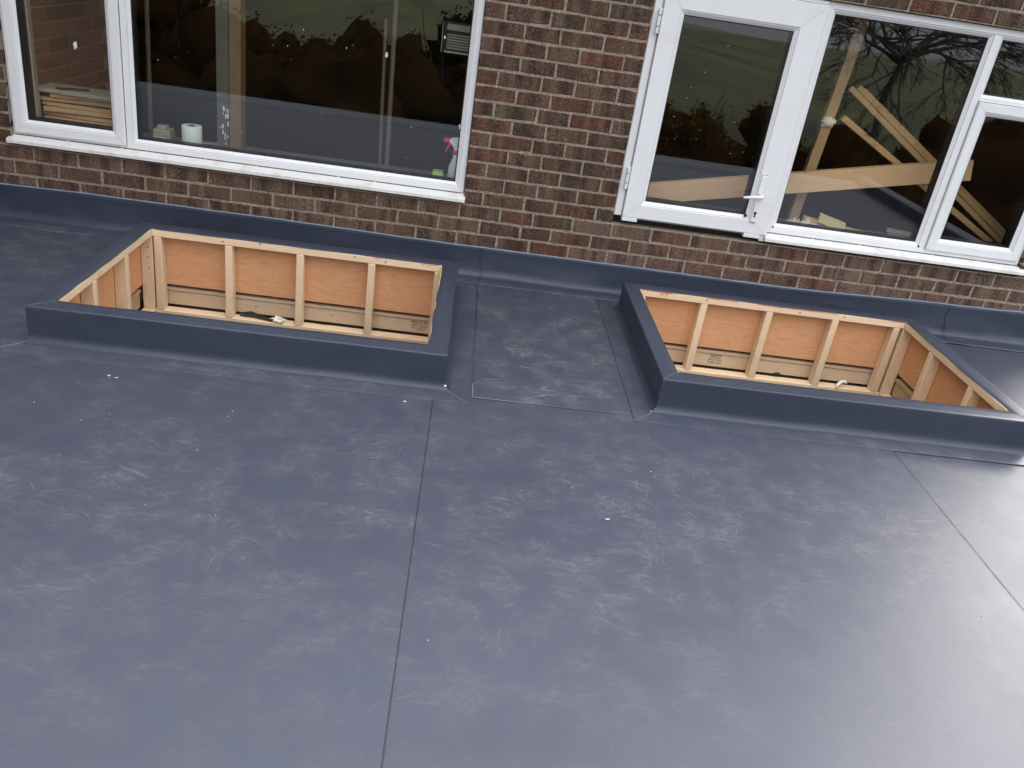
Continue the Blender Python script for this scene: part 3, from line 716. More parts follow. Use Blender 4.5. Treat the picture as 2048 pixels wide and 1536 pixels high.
w1 = empty("window", (1.08, 0.05, 0.45), house)
w1['label'] = "wide white window with a narrow opening sash at its left"
frame(w1, -0.105, 2.258, 0.456, 1.655, 0.033, 0.029)
B(0.474, 0.506, 0.0288, 0.0995, 0.4885, 1.6215, 0.002).obj("mullion", M_PVC, w1)
shadow_gap(w1, -0.088, 0.472, 0.470, 1.640, 0.0292)
frame(w1, -0.088, 0.472, 0.470, 1.640, 0.047, 0.012, "sash")
mitres(w1, -0.088, 0.472, 0.470, 1.640, 0.047, 0.047, 0.047, 0.047, 0.0116)
glazed(w1, -0.041, 0.425, 0.517, 1.593, 0.012)
glazed(w1, 0.506, 2.225, 0.489, 1.622, 0.029)
mitres(w1, -0.105, 2.258, 0.456, 1.655, 0.033, 0.033, 0.033, 0.033, 0.0286)
sill(w1, -0.118, 2.270)

w2 = empty("window", (4.7, 0.05, 0.46), house)
w2['label'] = "white window right of the door, with a small top light and a sash below it"
frame(w2, 3.957, 5.455, 0.464, 1.655, 0.034, 0.029)
B(4.846, 4.884, 0.0288, 0.0995, 0.4985, 1.6205, 0.002).obj("mullion", M_PVC, w2)
B(4.8845, 5.4205, 0.0290, 0.0995, 1.290, 1.3135, 0.002).obj("transom", M_PVC, w2)
glazed(w2, 3.991, 4.846, 0.498, 1.621, 0.029)
glazed(w2, 4.884, 5.421, 1.3135, 1.621, 0.029)
shadow_gap(w2, 4.886, 5.430, 0.490, 1.297, 0.0292)
frame(w2, 4.886, 5.430, 0.490, 1.297, 0.047, 0.012, "sash")
mitres(w2, 4.886, 5.430, 0.490, 1.297, 0.047, 0.047, 0.047, 0.047, 0.0116)
glazed(w2, 4.933, 5.383, 0.537, 1.250, 0.012)
mitres(w2, 3.957, 5.455, 0.464, 1.655, 0.034, 0.034, 0.034, 0.034, 0.0286)
sill(w2, 3.947, 5.500, 0.008)
for (x, z) in ((4.846, 0.4985), (3.991, 0.4985)): MB().lump((x + 0.001, 0.0275, z), 0.005, 2).obj("mould_spot", M_HOLE, w2)

dr = empty("door", (3.54, 0.03, 0.43), house)
dr['label'] = "white glazed plastic door with a lever handle"
B(3.092, 3.1335, 0.018, 0.0995, 0.452, 1.6355, 0.003).obj("jamb", M_PVC, dr)
B(3.092, 3.9565, 0.018, 0.0995, 1.6365, 1.655, 0.003).obj("head", M_PVC, dr)
B(3.092, 3.956, 0.060, 0.0995, 0.404, 0.452, 0.002).obj("threshold", simple("timber_gap_shade", (0.012, 0.008, 0.006), 0.8), dr)  # dark timber, coloured near-black for the shade in the gap under the leaf
WL, WR, WBt, WT = 0.111, 0.140, 0.096, 0.140
MB().ring(3.1365, 3.9545, 0.452, 1.635, [(0, 0, 0.070), (0, 0, -0.002), (0, 0.003, -0.005), (1, -0.023, -0.005), (1, -0.020, -0.002), (1, -0.020, 0.070)], WL, WR, WBt, WT).obj("leaf", M_PVC, dr)
mitres(dr, 3.1365, 3.9545, 0.452, 1.635, WL - 0.02, WR - 0.02, WBt - 0.02, WT - 0.02, -0.0054)
glazed(dr, 3.1365 + WL - 0.02, 3.9545 - WR + 0.02, 0.452 + WBt - 0.02, 1.635 - WT + 0.02, -0.005, 0.020)
mb = MB().box(3.1375, 3.222, -0.0045, 0.05, 0.4305, 0.4515, 0.002); mb.obj("corner_block", M_PVC, dr)
B(3.828, 3.922, -0.0045, 0.05, 0.4290, 0.4515, 0.002).obj("corner_block", M_PVC, dr)
B(3.9225, 3.9555, 0.002, 0.06, 0.4150, 0.4515, 0.003).obj("corner_block", M_SILL, dr)
B(3.2225, 3.8275, 0.004, 0.012, 0.4440, 0.4500, 0.001).obj("drip_bar", M_STEEL, dr)
for z in (0.604, 1.391):
    hg = empty("hinge", (3.122, 0.0, z + 0.06), dr)
    h = MB().box(3.116, 3.134, 0.0005, 0.0178, z + 0.004, z + 0.114, 0.002); o = h.obj("hinge_leaf", M_PVC, hg)
    for (za, zb_, m_) in ((z, z + 0.032, M_PVC), (z + 0.034, z + 0.084, M_PVC), (z + 0.086, z + 0.118, M_PVC)):
        MB().tube([(3.123, -0.006, za), (3.123, -0.006, za + 0.002), (3.123, -0.006, zb_ - 0.002), (3.123, -0.006, zb_)], [0.006, 0.0085, 0.0085, 0.006], 12).obj("hinge_knuckle", m_, hg, smooth=False)
    for za in (z + 0.033, z + 0.085):
        MB().tube([(3.123, -0.006, za - 0.001), (3.123, -0.006, za + 0.001)], 0.0078, 10).obj("hinge_gap", M_HOLE, hg)
hd = empty("handle", (3.857, -0.01, 0.645), dr)
B(3.842, 3.874, -0.0150, -0.0049, 0.518, 0.776, 0.004).obj("back_plate", M_PVC, hd)
B(3.8405, 3.8755, -0.0062, -0.0047, 0.5150, 0.5195, 0.0).obj("plate_shadow", M_JOINT, hd); B(3.8405, 3.8755, -0.0062, -0.0047, 0.7745, 0.7785, 0.0).obj("plate_shadow", M_JOINT, hd)
MB().tube([(3.860, -0.014, 0.666), (3.860, -0.040, 0.667), (3.859, -0.050, 0.667)], [0.013, 0.010, 0.008], 12).obj("spindle", M_PVC, hd, True)
MB().tube([(3.866, -0.052, 0.668), (3.850, -0.055, 0.667), (3.80, -0.056, 0.661), (3.762, -0.054, 0.655), (3.757, -0.052, 0.654)], [0.009, 0.0105, 0.0085, 0.007, 0.004], 12).obj("lever", M_PVC, hd, True)
MB().tube([(3.857, -0.0158, 0.570), (3.857, -0.0146, 0.570)], 0.0085, 14).obj("keyhole", M_HOLE, hd)
B(3.8530, 3.8610, -0.0159, -0.0147, 0.546, 0.570).obj("keyhole", M_HOLE, hd)
MB().lump((3.8100, -0.0045, 0.5475), 0.0075, 5, sq=(1.3, 0.4, 1)).obj("mould_spot", M_HOLE, dr)
# paint and bird spots on the glass
sp = MB(); rr = random.Random(11)
for i in range(26):
    x = rr.uniform(0.56, 2.18); z = rr.uniform(0.6, 1.45)
    if not in_view((x, 0.05, z), 0): continue
    sp.lump((x, 0.0505, z), rr.choice((0.0010, 0.0013, 0.0017, 0.0022)), i, 6, 4, 0.3, (1, 0.25, rr.uniform(0.8, 2.2)))
for (x, z, r) in ((0.247, 0.937, 0.011), (0.243, 0.925, 0.006), (2.075, 1.225, 0.006), (2.20, 0.80, 0.008), (1.79, 1.10, 0.009)):
    sp.lump((x, 0.0330 if x < 0.45 else 0.0505, z), r, int(z * 99), 8, 5, 0.5, (0.8, 0.12, 1.2))
o = sp.obj("paint_speck", M_DAUB, w1); o['kind'] = 'stuff'
sp = MB()
for i in range(12):
    sp.lump((rr.uniform(3.3, 3.78), 0.0165, rr.uniform(0.75, 1.45)), rr.choice((0.0014, 0.002)), i, 6, 4, 0.3, (1, 0.25, 1.2))
o = sp.obj("paint_speck", M_DAUB, dr); o['kind'] = 'stuff'

# ------------------------------------------------------------------ membrane upstand along the wall
fl = tag(empty("wall_flashing", (2.3, -0.05, 0)), "dark membrane upstand sealed along the foot of the brick wall", "flashing")
TOPS = [(-3, 0.186), (-0.19, 0.186), (0.23, 0.191), (1.12, 0.187), (2.27, 0.1745), (3.18, 0.173), (4.08, 0.168), (5.16, 0.193), (5.59, 0.202), (7, 0.205)]
def top_at(x):
    for (a, za), (b_, zb_) in zip(TOPS, TOPS[1:]):
        if a <= x <= b_: f_ = (x - a) / (b_ - a); return za + (zb_ - za) * f_ * f_ * (3 - 2 * f_)
    return 0.186
FP = lambda off: [(0.130, 0.0030), (0.130, 0.0052 + off), (0.110, 0.0054 + off), (0.076, 0.0058 + off), (0.054, 0.0070 + off), (0.042, 0.0100 + off), (0.031, 0.0160), (0.0215 + off, 0.026), (0.0150 + off, 0.039), (0.0105 + off, 0.057), (0.0085 + off, 0.085), (0.0072 + off, 0.12), (0.0065 + off, 0.168), (0.0078 + off, 0.178), (0.004 + off, 0.185), (0.000, 0.186)]
def wall_strip(x0, x1, off, n_, wob, sd_):
    o = strip("membrane_strip", (x0, 0, 0), (x1, 0, 0), (0, -1, 0), FP(off), (0, 0), M_CLAD, fl, n_, wob, 0.0, sd_)
    for v_ in o.data.vertices:
        if v_.co[2] > 0.012: v_.co[1] = min(v_.co[1], -0.0045)
        if v_.co[2] > 0.05: v_.co[2] *= 1 + (top_at(v_.co[0]) / 0.186 - 1) * (v_.co[2] - 0.05) / 0.136
wall_strip(RX0, 2.46, 0.0, 130, 0.014, 5.0); wall_strip(2.40, 5.235, 0.0010, 120, 0.010, 5.0); wall_strip(5.14, 5.95, 0.0022, 40, 0.010, 5.0)
for x, t_ in ((2.398, 0.17), (5.137, 0.165)):
    MB().tube([(x + 0.01 * math.sin(z * 40), -o_ - 0.006, z + 0.006) for o_, z in ((0.012, t_), (0.009, 0.12), (0.012, 0.085), (0.016, 0.060), (0.021, 0.042), (0.029, 0.026), (0.046, 0.011), (0.08, 0.0075))], 0.0016, 4).obj("lap_seam", M_SEAM, fl)
pts = []; rad = []
x = RX0
while x < 5.94:
    zt_ = top_at(x) + 0.001 + noise.noise(Vector((x * 6, 2, 0))) * 0.0025
    pts.append((x, -0.004 + noise.noise(Vector((x * 8, 0, 5))) * 0.0012, zt_)); rad.append(0.0052 + 0.002 * noise.noise(Vector((x * 14, 1, 1)))); x += 0.03
MB().tube(pts, rad, 6).obj("mastic_bead", M_MASTIC, fl, True)

# ------------------------------------------------------------------ room behind the windows
rm = tag(empty("room", (2.9, 2.0, 0)), kind='structure')
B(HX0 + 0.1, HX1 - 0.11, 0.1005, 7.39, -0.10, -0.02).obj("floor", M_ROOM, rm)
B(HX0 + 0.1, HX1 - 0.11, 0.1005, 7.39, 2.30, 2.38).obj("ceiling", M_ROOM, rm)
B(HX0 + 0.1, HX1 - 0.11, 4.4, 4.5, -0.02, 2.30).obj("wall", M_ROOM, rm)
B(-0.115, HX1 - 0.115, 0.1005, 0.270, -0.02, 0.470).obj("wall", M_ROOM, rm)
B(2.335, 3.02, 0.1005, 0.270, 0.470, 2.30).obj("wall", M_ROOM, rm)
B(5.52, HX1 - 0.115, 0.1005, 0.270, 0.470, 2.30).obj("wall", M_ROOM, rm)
M_BOARD = simple("window_board", (0.12, 0.12, 0.11), 0.6)
B(-0.02, 2.33, 0.0995, 0.300, 0.471, 0.490, 0.003).obj("window_board", M_BOARD, rm)
B(3.96, 5.515, 0.0995, 0.300, 0.471, 0.490, 0.003).obj("window_board", M_BOARD, rm)
B(-0.030, -0.006, 0.1005, 0.140, 0.491, 1.75, 0.002).obj("window_lining", simple("aged_lining", (0.34, 0.31, 0.25), 0.7), rm)
# inner brick wall seen through the narrow sash
iw = tag(empty("inner_brick_wall", (-0.08, 1.2, 0.2)), "brown inner brick wall seen through the narrow left sash", "wall")
B(-0.115, -0.046, 0.141, 1.26, -0.02, 2.30).obj("mortar", M_MORTAR_IN, iw)
M_BRIN = brick_mat("inner_brick_face", [(0.0, (0.26, 0.115, 0.050)), (0.5, (0.32, 0.145, 0.065)), (1.0, (0.28, 0.130, 0.060))], 0.1, 0.25)
for k in range(0, 26):
    z0 = 0.36 + 0.0784 * k
    for i in range(-1, 12):
        y0 = 0.15 + 0.225 * i + (0.1125 if k % 2 else 0.0)
        ya, yb = max(y0, 0.145), y0 + 0.219
        if yb - ya < 0.03 or yb > 1.25 or z0 > 2.0: continue
        key = ('in', round(yb - ya, 3))
        if key not in cache:
            mb = B(-(0.006), 0.006, -(yb - ya) / 2, (yb - ya) / 2, -0.0335, 0.0335, 0.002)
            me = bpy.data.meshes.new("brick"); me.from_pydata(mb.v, [], mb.f); me.materials.append(M_BRIN); cache[key] = me
        ob = bpy.data.objects.new("brick", cache[key]); COL.objects.link(ob); ob.location = (-0.044 + random.uniform(-0.001, 0.001), (ya + yb) / 2, z0 + 0.037); adopt(ob, iw)

# ------------------------------------------------------------------ things behind the glass
# stack of offcuts
G = "stacked timber offcuts behind the narrow sash"
stk = [(-0.050, 0.40, 0.150, 0.34, 0.664, 0.686, GREYB, "weathered grey board on top of the offcut stack with a dark pencil on it"),
       (0.035, 0.44, 0.165, 0.30, 0.640, 0.661, OLDX, "pale offcut directly under the weathered grey top board"),
       (-0.030, 0.43, 0.155, 0.31, 0.616, 0.637, OLDX, "pine offcut third from the top, its left end sticking out furthest under the top board"),
       (-0.020, 0.45, 0.162, 0.32, 0.592, 0.613, OLDX, "knotty pine offcut in the middle of the stack"),
       (-0.004, 0.44, 0.152, 0.30, 0.566, 0.590, OLDX, "thick yellow offcut in the lower half of the stack"),
       (-0.022, 0.44, 0.165, 0.33, 0.541, 0.563, OLDX, "reddish offcut second from the bottom of the stack"),
       (-0.016, 0.45, 0.158, 0.32, 0.516, 0.538, OLDX, "brown offcut just above the bottom board of the stack"),
       (0.010, 0.44, 0.166, 0.31, 0.4905, 0.513, OLDX, "bottom board of the offcut stack resting on the window board")]
for i, (x0, x1, y0, y1, z0, z1, m_, lab) in enumerate(stk):
    a = random.uniform(-0.10, 0.10) if i else -0.02
    y0 += random.uniform(-0.012, 0.030) if i else 0
    M_ = Matrix.Translation((x0, y0, z0)) @ Matrix.Rotation(a, 4, 'Z') @ Matrix.Rotation(random.uniform(-0.014, 0.014), 4, 'Y')
    o = MB().box(0, x1 - x0, 0, y1 - y0, 0, (z1 - z0) * 0.93, 0.002, M_).obj("timber_board", m_); tag(o, lab, "board", G)
o = MB().beam((0.072, 0.158, 0.6915), (0.222, 0.215, 0.6925), 0.011, 0.010).obj("dark_pencil", M_BLACK)
tag(o, "dark flat pencil lying across the top board of the stack", "pencil")
# paper roll
rl = tag(empty("paper_roll", (0.768, 0.165, 0.490)), "white paper roll standing on the window board", "paper roll")
MB().lathe((0.768, 0.165, 0.4905), [(0.020, 0.0005), (0.050, 0.0), (0.0520, 0.003), (0.0520, 0.098), (0.050, 0.101), (0.021, 0.101), (0.020, 0.099)], 32).obj("paper", M_PAPER, rl, True)
MB().lathe((0.768, 0.165, 0.4905), [(0.0195, 0.0995), (0.0200, 0.1015), (0.0175, 0.1015), (0.0170, 0.0995)], 24).obj("core", M_DECK, rl, True)
# posts
o = B(0.905, 0.968, 0.150, 0.200, 0.4905, 1.80, 0.003).obj("post", M_GREYPOST); pg = tag(o, "grey painted post daubed with plaster, beside the brown post in the wide window", "post")
dm = MB(); rr = random.Random(5)
for i in range(16): dm.lump((rr.uniform(0.935, 0.966), 0.1495, rr.uniform(0.52, 0.72)), rr.uniform(0.003, 0.008), i, 7, 5, 0.5, (0.7, 0.15, 1.8))
o2 = dm.obj("plaster_daub", M_DAUB); o2['kind'] = 'stuff'; adopt(o2, o); o2.matrix_parent_inverse = Matrix.Identity(4)
o = B(0.969, 1.030, 0.160, 0.260, 0.4905, 1.80, 0.003).obj("post", wood("dark_post_z", 2, (0.24, 0.155, 0.085), (0.13, 0.08, 0.045))); tag(o, "brown timber post standing just right of the grey post", "post")
o = MB().tube([(1.765, 0.33, 0.45), (1.745, 0.34, 1.25)], 0.010, 10).obj("pipe", M_PIPE); tag(o, "thin upright pipe in the wide window, the shorter one", "pipe", "upright pipes in the wide window")
o = MB().tube([(1.808, 0.30, 0.45), (1.790, 0.30, 1.75)], 0.013, 10).obj("pipe", M_PIPE); tag(o, "tall upright pipe in the wide window, right of the shorter pipe", "pipe", "upright pipes in the wide window")
o = MB().tube([(0.500, 0.30, 0.45), (0.520, 0.30, 1.75)], 0.012, 10).obj("pipe", M_PIPE); tag(o, "upright pipe just right of the sash, left of the paper roll", "pipe", "upright pipes in the wide window")
# slatted metal appliance
ht = tag(empty("wall_heater", (2.15, 0.55, 1.10)), "grey slatted metal heater hanging in the top right corner of the wide window", "heater")
B(2.045, 2.36, 0.56, 0.66, 1.105, 1.275, 0.003).obj("casing", M_BLACK, ht)
for z in (1.128, 1.142, 1.156, 1.170, 1.184, 1.198): B(2.066, 2.34, 0.548, 0.559, z, z + 0.011, 0.002).obj("slat", M_ALU, ht)
B(2.060, 2.34, 0.548, 0.559, 1.226, 1.262, 0.003).obj("top_panel", M_ALU, ht)
B(2.056, 2.34, 0.540, 0.559, 1.108, 1.118, 0.002).obj("front_rail", M_DAUB, ht)
B(2.036, 2.043, 0.548, 0.600, 1.105, 1.270, 0.002).obj("side_trim", M_ALU, ht)
# spray bottle
sb = tag(empty("spray_bottle", (2.185, 0.150, 0.490)), "white spray bottle with a red trigger at the right end of the window board", "spray bottle")
c0 = (2.192, 0.150, 0.4905)
MB().lathe(c0, [(0.030, 0.0), (0.034, 0.004), (0.034, 0.065), (0.031, 0.082), (0.022, 0.105), (0.0145, 0.128), (0.0135, 0.145)], 24).obj("bottle", simple("clouded_plastic", (0.60, 0.66, 0.72), 0.35), sb, True)
MB().lathe(c0, [(0.0165, 0.143), (0.0175, 0.145), (0.0175, 0.163), (0.0165, 0.165)], 20).obj("collar", M_REDP, sb, True)
MB().extrude_x(0, 1, []) if False else None
hp = [(2.206, 0.165 + 0.4905), (2.180, 0.165 + 0.4905), (2.176, 0.182 + 0.4905), (2.158, 0.200 + 0.4905), (2.150, 0.214 + 0.4905), (2.160, 0.226 + 0.4905), (2.192, 0.232 + 0.4905), (2.216, 0.224 + 0.4905), (2.222, 0.205 + 0.4905)]
n_ = len(hp); MB().add([(x, y, z) for y in (0.137, 0.163) for (x, z) in hp], [tuple(range(n_)), tuple(range(n_, 2 * n_))[::-1]] + [(k, (k + 1) % n_, n_ + (k + 1) % n_, n_ + k) for k in range(n_)]).obj("spray_head", M_WHITE, sb)
B(2.118, 2.166, 0.140, 0.160, 0.692, 0.714, 0.004).obj("nozzle", M_REDP, sb)
MB().tube([(2.160, 0.150, 0.694), (2.148, 0.150, 0.672), (2.137, 0.150, 0.645), (2.134, 0.150, 0.634)], [0.008, 0.007, 0.006, 0.004], 8).obj("trigger", M_REDP, sb, True)
o = B(2.074, 2.134, 0.115, 0.200, 0.4905, 0.529, 0.006).obj("sponge", M_SPONGE); tag(o, "pale green sponge lying left of the spray bottle", "sponge")
# offcuts on the window board of the wide window
G2 = "offcuts on the window board of the wide window"
for (a, b_, w_, h_, lab) in (((1.010, 0.135, 0.4985), (1.400, 0.120, 0.4985), 0.036, 0.015, "long flat offcut on the window board right of the brown post"),
                             ((0.565, 0.150, 0.502), (0.625, 0.180, 0.502), 0.050, 0.022, "short pale offcut in the lower left corner of the wide window"),
                             ((0.560, 0.245, 0.547), (0.612, 0.250, 0.547), 0.050, 0.018, "small pale block left of the paper roll, above the short offcut"),
                             ((0.700, 0.225, 0.496), (0.905, 0.215, 0.496), 0.040, 0.010, "thin strip of wood lying behind the paper roll"),
                             ((1.760, 0.140, 0.4965), (1.935, 0.136, 0.4965), 0.022, 0.011, "thin white strip between the pipes and the sponge")):
    o = MB().beam(a, b_, w_, h_).obj("wood_offcut", GREYB if "white" not in lab else M_DAUB); tag(o, lab, "offcut", G2)
o = B(0.545, 0.635, 0.21, 0.29, 0.4905, 0.537, 0.003).obj("wood_block", GREYB); tag(o, "grey wooden block carrying the small pale block beside the sash", "block")
# right-hand window: plank barring the door, props and battens
o = MB().beam((2.99, 0.335, 0.455), (5.158, 0.335, 0.909), 0.045, 0.118).obj("plank", wood("plank_x", 0, (0.88, 0.62, 0.37), (0.68, 0.42, 0.22))); tag(o, "long pale plank leaning across the door and the window beside it", "plank")
B_ = MB().beam((4.244, 0.44, 0.42), (4.322, 0.44, 1.62), 0.06, 0.045, (0, 1, 0)).obj("post", OLDZ); tag(B_, "rough upright post with a foam blob behind the long plank", "post")
o2 = MB().lump((4.279, 0.410, 1.045), 0.030, 3, 12, 8, 0.5, (1.3, 0.6, 0.9)).obj("foam_blob", M_FOAM, None, True); adopt(o2, B_); o2.matrix_parent_inverse = Matrix.Identity(4)
G3 = "battens leaning behind the long plank"
for (a, b_, w_, h_, lab) in (((4.372, 0.47, 1.243), (5.560, 0.42, 0.500), 0.032, 0.030, "upper leaning batten, thin and topmost, its head beside the rough post"),
                             ((4.425, 0.49, 1.252), (5.600, 0.45, 0.520), 0.040, 0.030, "leaning batten right behind the topmost one, paler and wider"),
                             ((4.470, 0.52, 1.238), (5.640, 0.49, 0.525), 0.036, 0.028, "hindmost of the upper leaning battens"),
                             ((4.352, 0.40, 1.085), (5.470, 0.38, 0.500), 0.036, 0.034, "lower leaning batten crossing below the upper ones")):
    o = MB().beam(a, b_, w_, h_).obj("batten", OLDX); tag(o, lab, "batten", G3)
G4 = "wood scraps on the right window board"
for (a, b_, w_, h_, lab) in (((4.215, 0.20, 0.535), (4.585, 0.128, 0.500), 0.050, 0.022, "wedge of wood under the yellow brush"),
                             ((4.735, 0.20, 0.500), (4.885, 0.14, 0.500), 0.045, 0.018, "grey scrap at the lower right of the large pane"),
                             ((4.755, 0.265, 0.516), (4.900, 0.215, 0.516), 0.045, 0.020, "upper grey scrap lying on the other one beside the mullion"),
                             ((4.960, 0.215, 0.500), (5.320, 0.135, 0.500), 0.030, 0.016, "long scrap at the foot of the lower sash"),
                             ((4.980, 0.265, 0.514), (5.250, 0.190, 0.514), 0.030, 0.012, "shorter scrap resting behind the long one in the lower sash")):
    o = MB().beam(a, b_, w_, h_).obj("wood_scrap", GREYB if "grey" in lab else OLDX); tag(o, lab, "wood scrap", G4)
br = tag(empty("brush", (4.37, 0.15, 0.53)), "yellow bristled hand brush on the right window board", "brush")
MB().beam((4.298, 0.180, 0.572), (4.445, 0.150, 0.541), 0.038, 0.012).obj("brush_back", simple("brush_wood", (0.50, 0.46, 0.30), 0.7), br)
mb = MB()
for i in range(14):
    for j in range(3):
        f_ = i / 13.0; p = Vector((4.302, 0.170, 0.566)).lerp(Vector((4.440, 0.142, 0.536)), f_) + Vector((0, (j - 1) * 0.011, 0))
        mb.tube([p, p + Vector((-0.010, -0.018, -0.034))], [0.0036, 0.0042], 5)
o = mb.obj("bristles", M_BRISTLE, br); o['kind'] = 'stuff'
def rag(name, cx, cy, z, sx, sy, h, m_, seed, nx=26, ny=16):
    vs = []; fs = []
    for j in range(ny + 1):
        for i in range(nx + 1):
            u, w_ = i / nx * 2 - 1, j / ny * 2 - 1
            p = Vector((u * 2.4 + seed, w_ * 1.9, 0.0)); f_ = max(0, 1 - (u * u + w_ * w_) * 0.5)
            e = 1 + 0.25 * noise.noise(Vector((u * 2, w_ * 2, seed)))
            zz = abs(noise.noise(p)) * 1.1 + 0.5 * abs(noise.noise(p * 2.3)) + 0.15 * noise.noise(p * 5)
            vs.append((cx + u * sx * e, cy + w_ * sy * e, z + 0.003 + max(0, zz) * h * (0.25 + f_)))
    for j in range(ny):
        for i in range(nx): fs.append((j * (nx + 1) + i, j * (nx + 1) + i + 1, (j + 1) * (nx + 1) + i + 1, (j + 1) * (nx + 1) + i))
    return MB().add(vs, fs).obj(name, m_, None, True)
tag(rag("rag", 4.200, 0.150, 0.490, 0.095, 0.040, 0.055, M_RAG, 3.0), "crumpled grubby cloth left of the yellow brush", "cloth")
sc = tag(empty("scraper", (4.27, 0.12, 0.50)), "small scraper with a blue tip on the right window board", "scraper")
MB().beam((4.195, 0.118, 0.507), (4.262, 0.114, 0.507), 0.016, 0.012).obj("shaft", M_BRISTLE, sc)
MB().lump((4.282, 0.113, 0.511), 0.020, 8, 12, 8, 0.2, (1.15, 0.6, 0.75)).obj("tip", M_BLUE, sc, True)
tag(MB().lump((4.335, 0.118, 0.503), 0.017, 4, 9, 6, 0.5, (1, 0.7, 0.9)).obj("foam_scrap", M_FOAM, None, True), "white foam scrap beside the blue tipped scraper", "foam scrap")

# ------------------------------------------------------------------ debris in the kerbs and on the roof
tag(MB().lump((1.352, -0.322, -0.268), 0.020, 2, 12, 8, 0.6, (1.5, 0.9, 0.75)).obj("foam_lump", M_FOAM, None, True), "cream foam lump on the bottom rail of the left kerb", "foam lump")
o = MB().add([(1.142, -0.300, -0.262), (1.200, -0.286, -0.252), (1.330, -0.318, -0.276), (1.318, -0.338, -0.2785), (1.225, -0.320, -0.268), (1.150, -0.312, -0.276),
              (1.142, -0.298, -0.268), (1.200, -0.284, -0.258), (1.330, -0.316, -0.279), (1.318, -0.336, -0.2798), (1.225, -0.318, -0.272), (1.150, -0.310, -0.2795)],
             [(0, 1, 4, 5), (1, 2, 3, 4), (6, 11, 10, 7), (7, 10, 9, 8)] + [(k, (k + 1) % 6, 6 + (k + 1) % 6, 6 + k) for k in range(6)]).obj("rubber_strip", M_BLACK)
tag(o, "black rubber strip draped over the bottom rail of the left kerb", "rubber strip")
mb = MB()
for i in range(7):
    a = i / 6 * 2.6; mb.lump((4.500 + 0.026 * math.cos(a), -0.300, -0.268 + 0.020 * math.sin(a)), 0.009, i, 8, 6, 0.3)
o = MB().tube([(4.475, -0.318, -0.279), (4.490, -0.304, -0.262), (4.508, -0.292, -0.250), (4.528, -0.290, -0.246), (4.540, -0.294, -0.254)], [0.006, 0.011, 0.010, 0.010, 0.006], 9).obj("foam_lump", M_FOAM, None, True)
tag(o, "curled white foam bit on the bottom rail of the right kerb", "foam lump")
tag(MB().lump((4.140, -0.262, -0.262), 0.012, 6, 9, 6, 0.6, (1.8, 0.7, 0.8)).obj("tar_lump", M_BLACK, None, True), "small black lump beside the joist in the right kerb", "lump")
cr = MB(); rr = random.Random(21)
for i in range(50):
    x = rr.uniform(0.3, 4.9); y = -1.6 - abs(rr.gauss(0, 0.75))
    if y < -3.6 or any(k['o'][0] - 0.12 < x < k['o'][1] + 0.12 and y > k['o'][2] - 0.12 for k in (KL, KR)): continue
    r = rr.choice((0.0009, 0.0011, 0.0014, 0.0018)); cr.lump((x, y, 0.0045 + r * 0.5), r, i, 6, 4, 0.4, (1.3, 0.9, 0.7))
for (x, y, r) in ((1.02, -1.66, 0.0045), (1.05, -1.67, 0.0035), (2.13, -1.60, 0.0045), (0.66, -0.99, 0.003), (2.86, -2.26, 0.004), (4.72, -0.62, 0.004)):
    cr.lump((x, y, 0.0065), r, int(x * 100), 7, 5, 0.5, (1.6, 0.8, 0.6))
tag(cr.obj("crumbs", simple("crumb", (0.46, 0.45, 0.42), 0.9)), kind='stuff')

# ------------------------------------------------------------------ garden behind the camera, seen only as a reflection in the glass
M_GRASS, t, b = mat("lawn"); v = coords(t)
c = mixc(t, ramp(t, nz(t, coords(t, (0.30, 0.055, 1.0)), 1.0, 5, 0.62), [(0.36, 0.0), (0.66, 1.0)]), (0.018, 0.019, 0.003), (0.072, 0.069, 0.007)); c = mixc(t, mth(t, 'MULTIPLY', nz(t, v, 3, 3), 0.3), c, (0.02, 0.022, 0.005))
L(t, c, b.inputs['Base Color']); setp(b, Roughness=0.95)
mb = MB().add([(-700, -900, -40), (700, -900, -40), (-700, -135, -2.8), (700, -135, -2.8), (700, 300, -2.8), (-700, 300, -2.8)], [(0, 1, 3, 2), (2, 3, 4, 5)])
tag(mb.obj("ground", M_GRASS), kind='structure')
hl = MB(); nx = 60; vs = []
for i in range(nx + 1):
    x = -450 + 900 * i / nx; h = 3 + 6 * (0.5 + noise.noise(Vector((x * 0.006, 1, 0))))
    for (y, z) in ((-600, -27.0), (-650, -24 + h * 0.6), (-720, -24 + h), (-860, -40)): vs.append((x, y, z))
hl.add(vs, [(i * 4 + j, (i + 1) * 4 + j, (i + 1) * 4 + j + 1, i * 4 + j + 1) for i in range(nx) for j in range(3)])
tag(hl.obj("hills", simple("far_field", (0.06, 0.075, 0.04), 0.95, 0.3, 0.05), None, True), kind='structure')
M_LEAF_B = simple("beech_leaf", (0.050, 0.023, 0.006), 0.9, 0.5, 3, spec=0.05); M_LEAF_Y = simple("golden_leaf", (0.105, 0.070, 0.010), 0.9, 0.5, 3, spec=0.05); M_LEAF_G = simple("shrub_leaf", (0.026, 0.022, 0.006), 0.9, 0.5, 3, spec=0.05)
M_INNER = simple("inner_twigs", (0.022, 0.012, 0.004), 0.95, 0.6, 5, spec=0.0)
M_BARK = simple("bark", (0.035, 0.030, 0.026), 0.9, 0.3, 8)
